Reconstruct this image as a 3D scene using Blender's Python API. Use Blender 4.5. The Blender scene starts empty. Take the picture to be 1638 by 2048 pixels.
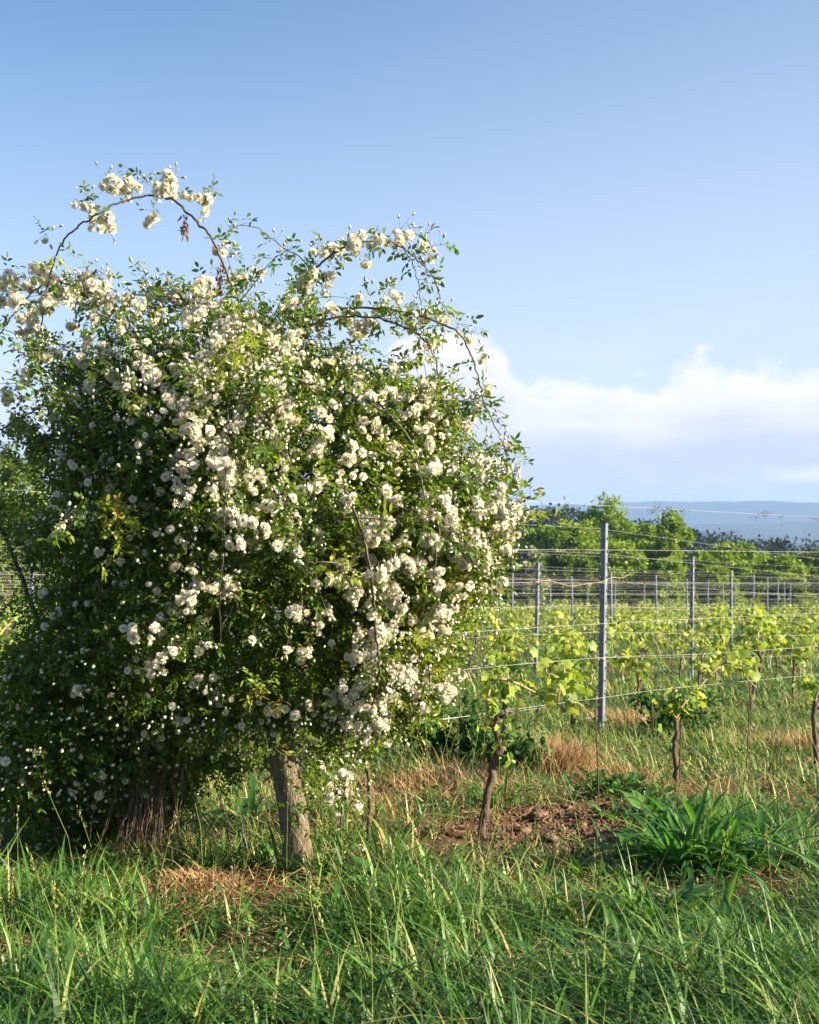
import bpy, math
import numpy as np
from mathutils import Vector

# ------------------------------------------------------------------ camera, world, sun, exposure
SC = bpy.context.scene
COL = SC.collection
F = 2730.0                      # focal length in photo pixels (1638 x 2048)
CZ = 1.3
cam_d = bpy.data.cameras.new('camera'); cam = bpy.data.objects.new('camera', cam_d); COL.objects.link(cam)
cam.location = (0, 0, CZ); cam.rotation_euler = (math.radians(90), 0, 0)
cam_d.sensor_fit = 'VERTICAL'; cam_d.sensor_height = 30.0; cam_d.lens = 40.0
cam_d.shift_y = 26.0 / 2048.0
cam_d.clip_start = 0.05; cam_d.clip_end = 20000
cam_d.dof.use_dof = True; cam_d.dof.focus_distance = 6.2; cam_d.dof.aperture_fstop = 6.3
SC.camera = cam
SUN_AZ, SUN_EL = math.radians(101), math.radians(23)      # azimuth clockwise from +Y (towards +X)
SC.view_settings.view_transform = 'Standard'; SC.view_settings.look = 'None'
SC.view_settings.exposure = 1.74; SC.view_settings.gamma = 1.0
SC.cycles.max_bounces = 8; SC.cycles.transparent_max_bounces = 8
SC.cycles.use_denoising = True
sun_d = bpy.data.lights.new('sun', 'SUN'); sun_d.energy = 4.9; sun_d.angle = math.radians(0.6)
sun_d.color = (1.0, 0.87, 0.68)
sun = bpy.data.objects.new('sun', sun_d); COL.objects.link(sun)
sdir = Vector((math.sin(SUN_AZ) * math.cos(SUN_EL), math.cos(SUN_AZ) * math.cos(SUN_EL), math.sin(SUN_EL)))
sun.rotation_euler = sdir.to_track_quat('Z', 'Y').to_euler()

world = bpy.data.worlds.new('World'); SC.world = world; world.use_nodes = True
wt = world.node_tree; wt.nodes.clear()


class NT:
    """small helper to write node trees as expressions"""
    def __init__(s, t): s.t = t
    def n(s, typ, **kw):
        nd = s.t.nodes.new(typ)
        for k, v in kw.items(): setattr(nd, k, v)
        return nd
    def put(s, sock, v):
        if hasattr(v, 'is_linked'): s.t.links.new(v, sock)
        elif v is not None: sock.default_value = v
    def m(s, op, a, b=None, c=None, clamp=False):
        nd = s.n('ShaderNodeMath', operation=op, use_clamp=clamp)
        for i, v in enumerate((a, b, c)):
            if v is not None: s.put(nd.inputs[i], v)
        return nd.outputs[0]
    def ss(s, v, a, b, o0=0.0, o1=1.0):
        nd = s.n('ShaderNodeMapRange', interpolation_type='SMOOTHSTEP')
        for i, x in enumerate((v, a, b, o0, o1)): s.put(nd.inputs[i], x)
        return nd.outputs[0]
    def noise(s, vec, scale, detail=4, rough=0.5, dist=0.0):
        nd = s.n('ShaderNodeTexNoise')
        if vec is not None: s.put(nd.inputs['Vector'], vec)
        nd.inputs['Scale'].default_value = scale; nd.inputs['Detail'].default_value = detail
        nd.inputs['Roughness'].default_value = rough; nd.inputs['Distortion'].default_value = dist
        return nd.outputs[0]
    def xyz(s, x, y, z):
        nd = s.n('ShaderNodeCombineXYZ')
        for i, v in enumerate((x, y, z)): s.put(nd.inputs[i], v)
        return nd.outputs[0]
    def mix(s, f, a, b, mode='MIX'):
        nd = s.n('ShaderNodeMix', data_type='RGBA', blend_type=mode)
        s.put(nd.inputs[0], f)
        for sock, v in ((nd.inputs[6], a), (nd.inputs[7], b)):
            s.put(sock, v if hasattr(v, 'is_linked') else (*v, 1.0))
        return nd.outputs[2]
    def ramp(s, f, stops):
        nd = s.n('ShaderNodeValToRGB'); e = nd.color_ramp.elements
        while len(e) < len(stops): e.new(0.5)
        for k, (p, c) in enumerate(stops): e[k].position = p; e[k].color = (*c, 1)
        s.put(nd.inputs[0], f)
        return nd.outputs[0]


W = NT(wt)
sky = W.n('ShaderNodeTexSky', sky_type='NISHITA', sun_disc=False)
sky.sun_elevation = SUN_EL; sky.sun_rotation = SUN_AZ
sky.air_density = 1.0; sky.dust_density = 0.6; sky.ozone_density = 1.6; sky.altitude = 300
tc = W.n('ShaderNodeTexCoord'); sp = W.n('ShaderNodeSeparateXYZ'); wt.links.new(tc.outputs['Generated'], sp.inputs[0])
dx, dy, dz = sp.outputs
U = W.m('ARCTAN2', dx, dy)                    # azimuth, 0 straight ahead
V = W.m('ARCSINE', dz)                        # elevation
p2 = W.xyz(U, V, 0.0)
big = W.noise(W.xyz(U, W.m('MULTIPLY', V, 1.3), 2.3), 9.0, 3, 0.5)
puf = W.noise(W.xyz(U, W.m('MULTIPLY', V, 1.4), 7.7), 26.0, 8, 0.60, 0.2)
strk = W.noise(W.xyz(U, W.m('MULTIPLY', V, 5.0), 3.3), 10.0, 5, 0.55, 0.4)
# height of the cloud bank's upper edge along the horizon: a tower ahead, a lower shelf to the right
tower = W.ss(U, -0.030, 0.015); towerR = W.ss(U, 0.055, 0.085, 1.0, 0.0)
tw = W.m('MULTIPLY', tower, towerR)
edge = W.m('ADD', 0.113, W.m('MULTIPLY', tw, 0.024))
edge = W.m('ADD', edge, W.m('MULTIPLY', W.m('SUBTRACT', big, 0.5), 0.050))
edge = W.m('ADD', edge, W.m('MULTIPLY', W.m('SUBTRACT', puf, 0.5), 0.072))
soft = W.m('ADD', 0.004, W.m('MULTIPLY', strk, 0.006))
inside = W.m('DIVIDE', W.m('SUBTRACT', edge, V), soft)
mask = W.ss(inside, -0.5, 2.2)
fadeL = W.ss(U, -0.10, 0.03, 0.25, 1.0)
mask = W.m('MULTIPLY', mask, fadeL)
# thin high veil
veil = W.m('MULTIPLY', W.ss(V, 0.16, 0.05), W.ss(strk, 0.40, 0.75, 0.15, 0.5))
mask = W.m('MAXIMUM', mask, veil)
depth = W.m('SUBTRACT', edge, V)
lit = W.ss(depth, 0.075, 0.0)                     # bright top, greyer base of the bank
lit = W.m('ADD', lit, W.m('MULTIPLY', W.m('SUBTRACT', strk, 0.5), 1.1), clamp=True)
lit = W.m('ADD', lit, W.m('MULTIPLY', W.m('SUBTRACT', puf, 0.5), 0.9), clamp=True)
st2 = W.m('MULTIPLY', W.ss(W.m('ABSOLUTE', W.m('SUBTRACT', V, W.m('ADD', 0.036, W.m('MULTIPLY', W.m('SUBTRACT', puf, 0.5), 0.02)))), 0.010, 0.002), W.ss(U, 0.235, 0.29))
lit = W.m('MAXIMUM', lit, W.m('MULTIPLY', st2, 0.8))
ccol = W.mix(lit, (3.7, 3.9, 4.6), (5.7, 5.6, 5.7))
skyc = W.mix(1.0, sky.outputs[0], (0.64, 0.85, 1.0), 'MULTIPLY')
low = W.m('ADD', W.ss(V, 0.42, 0.0), W.m('MULTIPLY', W.ss(U, -0.30, 0.35), 0.30), clamp=True)
skyc = W.mix(W.m('MULTIPLY', low, 0.68), skyc, (4.35, 4.75, 5.7))
fin = W.mix(mask, skyc, ccol)
bg = W.n('ShaderNodeBackground'); wt.links.new(fin, bg.inputs[0]); bg.inputs[1].default_value = 0.058
wo = W.n('ShaderNodeOutputWorld'); wt.links.new(bg.outputs[0], wo.inputs[0])

rng = np.random.default_rng(7)
R = rng.random


# ------------------------------------------------------------------ mesh helpers
def P(px, py, d):
    return np.array([(px - 819.0) / F * d, d, CZ - (py - 1050.0) / F * d])

_gy = [-50, 0, 13.2, 21.7, 30.2, 38.7, 47.2, 64, 90, 200, 600, 1500, 9000]
_gz = [2.5, 0, -.68, -1.2, -1.70, -2.09, -2.5, -3.36, -4.7, -13, -45, -95, -110]
def gz0(y): return np.interp(y, _gy, _gz)
_ns = rng.normal(size=(10, 3))
def fnoise(x, y, z=0.0, s=1.0):
    v = 0
    for i in range(10):
        k = _ns[i] * (1.0 + 0.35 * i) * s
        v = v + np.sin(x * k[0] + y * k[1] + z * k[2] + i * 1.7)
    return v / 4.0
RS = 0.87                                              # a row's dX/dY
def row_off(x, y): return (x - (-0.49 + RS * (y - 6.13))) / math.hypot(1, RS)
def bare(x, y):
    """1 where the earth is bare: the dug patch by the first vine and scraps of the tilled strip"""
    e = np.exp(-(((x - 0.85) / 0.72) ** 2 + ((y - 7.35) / 0.92) ** 2) ** 1.5)
    b = np.exp(-(row_off(x, y) / 0.33) ** 4) * np.clip(0.5 + 0.9 * fnoise(x, y, 3, 1.6), 0, 1)
    b2 = np.exp(-(((x + 0.35) / 0.9) ** 2 + ((y - 5.75) / 0.40) ** 2)) * np.clip(0.5 + fnoise(x, y, 9, 2.2), 0, 1)
    b3 = np.clip(fnoise(x, y, 21, 1.9) - .55, 0, 1) * 1.3 * (y < 15)
    return np.clip(e * 1.2 + 0.8 * b + 0.9 * b2 + b3, 0, 1)
def ground_z(x, y):
    x = np.asarray(x, float); y = np.asarray(y, float)
    near = np.clip((40 - y) / 30, 0, 1)
    b = bare(x, y) * (y < 14)
    return gz0(y) + near * 0.025 * fnoise(x, y, 0, 1.3) + b * (0.022 * fnoise(x, y, 5, 9) + 0.014 * fnoise(x, y, 2, 25) + 0.02)

MATS = {}
def mesh_obj(name, parts, mats, parent=None, smooth=False):
    """parts: list of (verts Nx3, faces MxK, rnd M or scalar, matindex)"""
    vs, off = [], 0
    loops, starts, tot, rn, mi = [], [], [], [], []
    ls = 0
    for p in parts:
        v, f = p[0], p[1]
        if len(f) == 0: continue
        r = p[2] if len(p) > 2 else 0.5
        m = p[3] if len(p) > 3 else 0
        f = np.asarray(f); k = f.shape[1]
        vs.append(v); loops.append((f + off).ravel()); off += len(v)
        starts.append(ls + np.arange(len(f)) * k); tot.append(np.full(len(f), k)); ls += len(f) * k
        rn.append(np.broadcast_to(np.asarray(r, float), (len(f),))); mi.append(np.full(len(f), m))
    vs = np.concatenate(vs); loops = np.concatenate(loops); starts = np.concatenate(starts)
    tot = np.concatenate(tot); rn = np.concatenate(rn); mi = np.concatenate(mi)
    me = bpy.data.meshes.new(name)
    me.vertices.add(len(vs)); me.vertices.foreach_set('co', vs.astype(np.float32).ravel())
    me.loops.add(len(loops)); me.loops.foreach_set('vertex_index', loops.astype(np.int32))
    me.polygons.add(len(starts)); me.polygons.foreach_set('loop_start', starts.astype(np.int32))
    me.polygons.foreach_set('loop_total', tot.astype(np.int32))
    for m in mats: me.materials.append(m)
    if len(mats) > 1: me.polygons.foreach_set('material_index', mi.astype(np.int32))
    a = me.attributes.new('rnd', 'FLOAT', 'FACE'); a.data.foreach_set('value', rn.astype(np.float32))
    me.update(calc_edges=True)
    if smooth: me.polygons.foreach_set('use_smooth', np.ones(len(starts), bool))
    o = bpy.data.objects.new(name, me); COL.objects.link(o)
    if parent is not None: o.parent = parent
    return o

def tag(o, label=None, cat=None, group=None, kind=None):
    for k, v in (('label', label), ('category', cat), ('group', group), ('kind', kind)):
        if v: o[k] = v
    return o
def empty(name, label, cat, loc=(0, 0, 0), group=None):
    o = bpy.data.objects.new(name, None); COL.objects.link(o); o.location = loc
    o.empty_display_size = 0.1
    return tag(o, label, cat, group)
def rebase(root):
    """children were built in world coordinates: move them into the root's frame"""
    T = np.array(root.location)
    for c in root.children:
        if c.type == 'MESH':
            n = len(c.data.vertices); a = np.empty(n * 3, np.float32); c.data.vertices.foreach_get('co', a)
            a = a.reshape(-1, 3) - T.astype(np.float32); c.data.vertices.foreach_set('co', a.ravel()); c.data.update()

def unit(a): return a / np.maximum(np.linalg.norm(a, axis=-1, keepdims=True), 1e-9)
def rdir(n): return unit(rng.normal(size=(n, 3)))

def place(pv, pf, pos, d, hint, scale, rnd=None):
    """copies of a small shape (length along +Y, face up +Z)"""
    d = unit(d); side = unit(np.cross(d, hint)); nrm = np.cross(side, d)
    sc = np.broadcast_to(np.asarray(scale, float), (len(pos),)) if np.ndim(scale) < 2 else scale
    sc = sc if np.ndim(sc) == 2 else np.stack([sc, sc, sc], 1)
    v = (pos[:, None] + pv[None, :, 0:1] * (side * sc[:, 0:1])[:, None] + pv[None, :, 1:2] * (d * sc[:, 1:2])[:, None]
         + pv[None, :, 2:3] * (nrm * sc[:, 2:3])[:, None])
    f = pf[None] + (np.arange(len(pos)) * len(pv))[:, None, None]
    r = np.repeat(R(len(pos)) if rnd is None else rnd, len(pf))
    return v.reshape(-1, 3), f.reshape(-1, pf.shape[1]), r

def smooth_path(pts, n=6):
    pts = np.asarray(pts, float)
    q = np.vstack([2 * pts[0] - pts[1], pts, 2 * pts[-1] - pts[-2]])
    out = []
    for i in range(1, len(q) - 2):
        for t in np.arange(n) / n:
            a, b, c, d = q[i - 1], q[i], q[i + 1], q[i + 2]
            out.append(0.5 * ((2 * b) + (c - a) * t + (2 * a - 5 * b + 4 * c - d) * t * t + (3 * b - a - 3 * c + d) * t ** 3))
    out.append(pts[-1])
    return np.array(out)
def tube(path, r, k=6, cap=True):
    path = np.asarray(path, float); n = len(path)
    r = np.broadcast_to(np.asarray(r, float), (n,))
    t = unit(np.gradient(path, axis=0))
    ref = np.array([0.13, 0.21, 1.0]) if abs(t[0, 2]) < 0.9 else np.array([1.0, 0.2, 0.1])
    a = unit(np.cross(t, ref)); b = np.cross(t, a)
    th = np.arange(k) * 2 * np.pi / k
    v = path[:, None] + r[:, None, None] * (np.cos(th)[None, :, None] * a[:, None] + np.sin(th)[None, :, None] * b[:, None])
    v = v.reshape(-1, 3)
    i = np.arange(n - 1)[:, None] * k; j = np.arange(k)[None]; j2 = (j + 1) % k
    f = np.stack([i + j, i + j2, i + k + j2, i + k + j], -1).reshape(-1, 4)
    if cap:
        v = np.vstack([v, path[-1:] + t[-1:] * r[-1] * 0.4, path[:1]])
        e = (n - 1) * k; jj = np.arange(k)
        f = np.vstack([f, np.stack([e + jj, e + (jj + 1) % k, np.full(k, n * k), np.full(k, n * k)], 1)[:, [0, 1, 2, 2]]]) if False else f
    return v, f
def twigs(a, b, r, k=3):
    """many straight tapering twigs"""
    d = unit(b - a); h = np.tile([0.3, 0.2, 1.0], (len(a), 1)); s = unit(np.cross(d, h)); t = np.cross(d, s)
    th = np.arange(k) * 2 * np.pi / k
    ring = np.cos(th)[None, :, None] * s[:, None] + np.sin(th)[None, :, None] * t[:, None]
    r = np.broadcast_to(np.asarray(r, float), (len(a),))[:, None, None]
    v = np.concatenate([a[:, None] + ring * r, b[:, None] + ring * r * 0.5], 1).reshape(-1, 3)
    j = np.arange(k); j2 = (j + 1) % k
    f = np.stack([j, j2, j2 + k, j + k], 1)[None] + (np.arange(len(a)) * 2 * k)[:, None, None]
    return v, f.reshape(-1, 4)

# ------------------------------------------------------------------ materials
def material(name):
    m = bpy.data.materials.new(name); m.use_nodes = True; t = m.node_tree; t.nodes.clear()
    MATS[name] = m
    return m, NT(t), t.nodes.new('ShaderNodeOutputMaterial')
def leaf_mat(name, stops, transl=0.35, rough=0.45, tcol=(1.25, 1.3, 0.55), spec=0.3, nscale=None):
    m, N, out = material(name)
    at = N.n('ShaderNodeAttribute', attribute_name='rnd')
    c = N.ramp(at.outputs['Fac'], stops)
    if nscale:
        tcx = N.n('ShaderNodeTexCoord')
        k = N.noise(tcx.outputs['Object'], nscale, 2)
        c = N.mix(1.0, c, N.ramp(k, [(0.3, (0.72, 0.80, 0.78)), (0.7, (1.25, 1.15, 1.0))]), 'MULTIPLY')
    p = N.n('ShaderNodeBsdfPrincipled'); N.put(p.inputs['Base Color'], c); p.inputs['Roughness'].default_value = rough
    p.inputs['Specular IOR Level'].default_value = spec
    tr = N.n('ShaderNodeBsdfTranslucent'); N.put(tr.inputs[0], N.mix(1.0, c, tcol, 'MULTIPLY'))
    mx = N.n('ShaderNodeMixShader'); mx.inputs[0].default_value = transl
    N.t.links.new(p.outputs[0], mx.inputs[1]); N.t.links.new(tr.outputs[0], mx.inputs[2]); N.t.links.new(mx.outputs[0], out.inputs[0])
    return m
def hard_mat(name, c1, c2, scale=20, rough=0.8, bump=0.4, metal=0.0, stretch=(1, 1, 1), detail=5, c3=None):
    m, N, out = material(name)
    tcx = N.n('ShaderNodeTexCoord'); mp = N.n('ShaderNodeMapping'); mp.inputs['Scale'].default_value = stretch
    N.t.links.new(tcx.outputs['Object'], mp.inputs[0])
    k = N.noise(mp.outputs[0], scale, detail, 0.6)
    st = [(0.32, c1), (0.68, c2)] + ([(0.85, c3)] if c3 else [])
    c = N.ramp(k, st)
    p = N.n('ShaderNodeBsdfPrincipled'); N.put(p.inputs['Base Color'], c); p.inputs['Roughness'].default_value = rough
    p.inputs['Metallic'].default_value = metal
    if bump:
        b = N.n('ShaderNodeBump'); b.inputs['Strength'].default_value = bump; b.inputs['Distance'].default_value = 0.01
        N.put(b.inputs['Height'], k); N.t.links.new(b.outputs[0], p.inputs['Normal'])
    N.t.links.new(p.outputs[0], out.inputs[0])
    return m

M_LEAF = leaf_mat('rose_leaf', [(0.0, (0.045, 0.10, 0.020)), (0.4, (0.10, 0.18, 0.024)), (0.75, (0.20, 0.27, 0.032)), (0.93, (0.24, 0.28, 0.04)), (1.0, (0.30, 0.12, 0.03))], 0.50, 0.34, spec=0.45)
M_YOUNG = leaf_mat('young_rose_leaf', [(0.0, (0.16, 0.26, 0.03)), (0.6, (0.32, 0.36, 0.05)), (0.8, (0.30, 0.20, 0.05)), (1.0, (0.38, 0.11, 0.04))], 0.4, 0.45)
M_PETAL = leaf_mat('petal', [(0.0, (0.74, 0.62, 0.36)), (0.25, (0.86, 0.82, 0.66)), (1.0, (0.90, 0.885, 0.81))], 0.46, 0.6, (1.05, 1.0, 0.86), 0.15)
M_BUD = leaf_mat('bud', [(0.0, (0.20, 0.24, 0.08)), (0.3, (0.50, 0.52, 0.30)), (0.6, (0.80, 0.78, 0.62)), (1.0, (0.86, 0.84, 0.72))], 0.2, 0.6, (1, 1, 0.8))
M_CALYX = leaf_mat('calyx', [(0.0, (0.09, 0.05, 0.025)), (1.0, (0.12, 0.13, 0.04))], 0.1, 0.6, (1, 1, 0.8))
M_DEAD = leaf_mat('withered_flower', [(0.0, (0.10, 0.05, 0.02)), (1.0, (0.28, 0.15, 0.07))], 0.2, 0.8, (1, 0.9, 0.7))
M_CANE = hard_mat('cane_bark', (0.035, 0.028, 0.016), (0.10, 0.075, 0.045), 14, 0.6, 0.2)
M_TWIG = hard_mat('green_twig', (0.05, 0.06, 0.02), (0.14, 0.10, 0.04), 9, 0.6, 0.0)
M_DRY = hard_mat('dry_stem', (0.05, 0.03, 0.016), (0.20, 0.125, 0.065), 6, 0.8, 0.0)
M_BARK = hard_mat('vine_bark', (0.035, 0.022, 0.014), (0.17, 0.11, 0.07), 34, 0.9, 1.0, 0, (3, 3, 0.5))
M_VCANE = hard_mat('vine_cane_bark', (0.22, 0.14, 0.075), (0.42, 0.31, 0.19), 22, 0.7, 0.3)
M_VLEAF = leaf_mat('vine_leaf', [(0.0, (0.10, 0.18, 0.025)), (0.5, (0.23, 0.33, 0.045)), (0.9, (0.42, 0.48, 0.08)), (1.0, (0.50, 0.45, 0.18))], 0.42, 0.5, (1.25, 1.2, 0.45))
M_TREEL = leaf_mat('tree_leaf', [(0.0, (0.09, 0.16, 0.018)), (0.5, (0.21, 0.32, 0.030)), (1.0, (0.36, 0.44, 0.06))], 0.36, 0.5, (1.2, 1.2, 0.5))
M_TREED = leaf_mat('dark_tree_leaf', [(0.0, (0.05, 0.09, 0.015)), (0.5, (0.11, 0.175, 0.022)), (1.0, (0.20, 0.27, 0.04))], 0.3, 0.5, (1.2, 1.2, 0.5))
M_BLOOM = leaf_mat('blossoming_tree_leaf', [(0.0, (0.09, 0.15, 0.03)), (0.55, (0.17, 0.24, 0.06)), (0.62, (0.55, 0.53, 0.38)), (1.0, (0.66, 0.64, 0.48))], 0.3, 0.5, (1.1, 1.1, 0.7))
M_FOREST = leaf_mat('forest_leaf', [(0.0, (0.008, 0.018, 0.008)), (0.6, (0.018, 0.036, 0.012)), (1.0, (0.038, 0.060, 0.018))], 0.15, 0.6, (1.1, 1.1, 0.6))
M_GRASS = leaf_mat('grass_blade', [(0.0, (0.020, 0.062, 0.018)), (0.3, (0.058, 0.150, 0.026)), (0.6, (0.135, 0.265, 0.040)), (0.84, (0.25, 0.35, 0.07)), (0.92, (0.40, 0.38, 0.13)), (1.0, (0.48, 0.33, 0.14))], 0.32, 0.45, (1.2, 1.25, 0.5), 0.3)
M_STRAW = leaf_mat('dry_grass_blade', [(0.0, (0.13, 0.065, 0.025)), (0.35, (0.30, 0.16, 0.06)), (0.6, (0.46, 0.30, 0.13)), (1.0, (0.62, 0.47, 0.26))], 0.25, 0.6, (1.1, 1.0, 0.7))
M_HERB = leaf_mat('herb_leaf', [(0.0, (0.022, 0.075, 0.022)), (0.6, (0.05, 0.14, 0.03)), (1.0, (0.11, 0.21, 0.05))], 0.35, 0.55, (1.2, 1.3, 0.5), 0.2)
M_DOCK = leaf_mat('broad_weed_leaf', [(0.0, (0.030, 0.10, 0.028)), (0.6, (0.065, 0.18, 0.035)), (1.0, (0.14, 0.28, 0.05))], 0.5, 0.42, (1.3, 1.4, 0.5), 0.35)
M_METAL = hard_mat('galvanised_steel', (0.095, 0.11, 0.14), (0.21, 0.23, 0.26), 14, 0.6, 0.15, 0.0)
M_WIRE = hard_mat('wire', (0.24, 0.23, 0.21), (0.42, 0.40, 0.36), 5, 0.5, 0.0, 0.4)
M_RUST = hard_mat('rusty_rod', (0.035, 0.018, 0.012), (0.14, 0.06, 0.03), 30, 0.8, 0.2)
M_WOOD = hard_mat('weathered_post', (0.035, 0.022, 0.014), (0.25, 0.185, 0.12), 26, 0.9, 1.0, 0, (5, 5, 0.30), 8, (0.38, 0.31, 0.22))

# ground
def ground_mat():
    m, N, out = material('earth_and_turf')
    tcx = N.n('ShaderNodeTexCoord'); ob = tcx.outputs['Object']
    at = N.n('ShaderNodeAttribute', attribute_name='turf')
    a = N.noise(ob, 14, 8, 0.7); b = N.noise(ob, 90, 6, 0.6); c = N.noise(ob, 1.6, 5, 0.6); e = N.noise(ob, 0.02, 4, 0.6)
    soil = N.ramp(a, [(0.3, (0.050, 0.026, 0.014)), (0.5, (0.13, 0.072, 0.040)), (0.72, (0.26, 0.155, 0.09))])
    turf = N.ramp(b, [(0.3, (0.025, 0.03, 0.010)), (0.55, (0.06, 0.07, 0.02)), (0.75, (0.18, 0.13, 0.05))])
    turf = N.mix(0.5, turf, N.ramp(c, [(0.3, (0.035, 0.05, 0.012)), (0.7, (0.12, 0.11, 0.04))]))
    far = N.ramp(e, [(0.35, (0.035, 0.06, 0.02)), (0.6, (0.10, 0.13, 0.04))])
    sp_ = N.n('ShaderNodeSeparateXYZ'); N.t.links.new(ob, sp_.inputs[0])
    turf = N.mix(N.ss(sp_.outputs[1], 80, 160), turf, far)
    col = N.mix(at.outputs['Fac'], soil, turf)
    p = N.n('ShaderNodeBsdfPrincipled'); N.put(p.inputs['Base Color'], col); p.inputs['Roughness'].default_value = 0.95
    p.inputs['Specular IOR Level'].default_value = 0.1
    bp = N.n('ShaderNodeBump'); bp.inputs['Strength'].default_value = 0.9; bp.inputs['Distance'].default_value = 0.03
    N.put(bp.inputs['Height'], N.m('ADD', a, N.m('MULTIPLY', b, 0.4))); N.t.links.new(bp.outputs[0], p.inputs['Normal'])
    N.t.links.new(p.outputs[0], out.inputs[0])
    return m
M_GROUND = ground_mat()

# ------------------------------------------------------------------ ground, hills
def axis(a, b, step, lo, hi, grow=1.22):
    xs = list(np.arange(a, b, step)); s = step; x = xs[-1]
    while x < hi: s *= grow; x += s; xs.append(x)
    s = step; x = xs[0]; pre = []
    while x > lo: s *= grow; x -= s; pre.append(x)
    return np.array(pre[::-1] + xs)
xs = axis(-3.2, 5.2, 0.045, -6000, 6000); ys = axis(3.2, 11.5, 0.045, -300, 7000)
XX, YY = np.meshgrid(xs, ys)
ZZ = ground_z(XX, YY)
fr = np.clip(1 - row_off(XX, YY) ** 2, 0, 1)
v = np.stack([XX, YY, ZZ], -1).reshape(-1, 3)
nx, ny = len(xs), len(ys)
ii = (np.arange(ny - 1)[:, None] * nx + np.arange(nx - 1)[None]).ravel()
f = np.stack([ii, ii + 1, ii + nx + 1, ii + nx], 1)
g = mesh_obj('ground', [(v, f)], [M_GROUND], smooth=True); tag(g, kind='structure')
turf = np.where(YY < 40, 1 - np.clip(bare(XX, YY) * 1.5 + 0.35 * (fnoise(XX, YY, 4, 2.5) > 0.4), 0, 1), 1.0)
a = g.data.attributes.new('turf', 'FLOAT', 'POINT'); a.data.foreach_set('value', turf.astype(np.float32).ravel())

# distant wooded ridges
m, N, out = material('distant_wood')
tcx = N.n('ShaderNodeTexCoord')
k = N.noise(tcx.outputs['Object'], 0.006, 8, 0.65)
c = N.ramp(k, [(0.35, (0.018, 0.032, 0.018)), (0.55, (0.035, 0.055, 0.026)), (0.75, (0.10, 0.115, 0.06))])
p = N.n('ShaderNodeBsdfPrincipled'); N.put(p.inputs['Base Color'], c); p.inputs['Roughness'].default_value = 1
N.t.links.new(p.outputs[0], out.inputs[0]); M_HILL = m
def ridge(name, y0, depth, prof, amp):
    hx = np.linspace(-3600, 3600, 260); hy = np.linspace(0, 1, 26)
    HX, T = np.meshgrid(hx, hy)
    crest = np.interp(HX, *prof) + amp * fnoise(HX / 260, HX * 0 + y0, 0, 1.0) + amp * 0.25 * fnoise(HX / 40, HX * 0, 0, 1.0)
    HZ = -112 + (crest + 112) * np.sin(np.clip(T, 0, 1) * np.pi) ** 0.8 + 6 * fnoise(HX / 120, T * 9, 0, 1) * np.sin(T * np.pi)
    v = np.stack([HX, y0 + depth * T, HZ], -1).reshape(-1, 3)
    n = len(hx); ii = (np.arange(len(hy) - 1)[:, None] * n + np.arange(n - 1)[None]).ravel()
    o = mesh_obj(name, [(v, np.stack([ii, ii + 1, ii + n + 1, ii + n], 1))], [M_HILL], smooth=True)
    return tag(o, kind='structure')
ridge('hill', 3300, 1300, ([-3600, 300, 700, 1000, 1300, 3600], [60, 50, 66, 65, 63, 58]), 3.0)
ridge('hill', 2300, 900, ([-3600, 0, 500, 800, 1000, 3600], [0, -8, -4, 8, 12, 10]), 4.0)

# ------------------------------------------------------------------ trees
LV = np.array([[0, 0, 0], [-.5, .38, .06], [-.36, .74, .05], [0, 1, -.06], [.36, .74, .05], [.5, .38, .06]], float)
LF = np.array([[0, 3, 2, 1], [0, 5, 4, 3]])               # a leaf folded along its midrib
def crown_parts(centres, radii, per, size, cl=0.42):
    """leaves gathered in clumps on and in a set of lobes"""
    pos, dirs = [], []
    for c, r in zip(centres, radii):
        r = np.broadcast_to(np.asarray(r, float), (3,))
        nc = max(6, int(per / 42))
        u = rdir(nc) * (0.55 + 0.5 * R(nc) ** 0.6)[:, None]
        cc = c + u * r
        cs = cl * r.mean() * (0.4 + 0.7 * R(nc))
        idx = rng.integers(0, nc, per)
        q = rng.normal(size=(per, 3)) * 0.5
        p_ = cc[idx] + q * cs[idx][:, None] * np.array([1, 1, 0.7])
        pos.append(p_); dirs.append(unit(q + u[idx] * 0.6 + rng.normal(size=(per, 3)) * 0.5 + [0, 0, -0.2]))
    pos = np.concatenate(pos); dirs = np.concatenate(dirs); n = len(pos)
    s = size * (0.6 + 0.8 * R(n))
    rr = np.clip(0.5 + 0.22 * fnoise(pos[:, 0], pos[:, 1], pos[:, 2], 0.9) + 0.2 * rng.normal(size=n), 0, 1)
    return place(LV, LF, pos, dirs, rdir(n) * 0.8 + [0, 0, 0.7], np.stack([s * .75, s, s], 1), rr)
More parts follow.
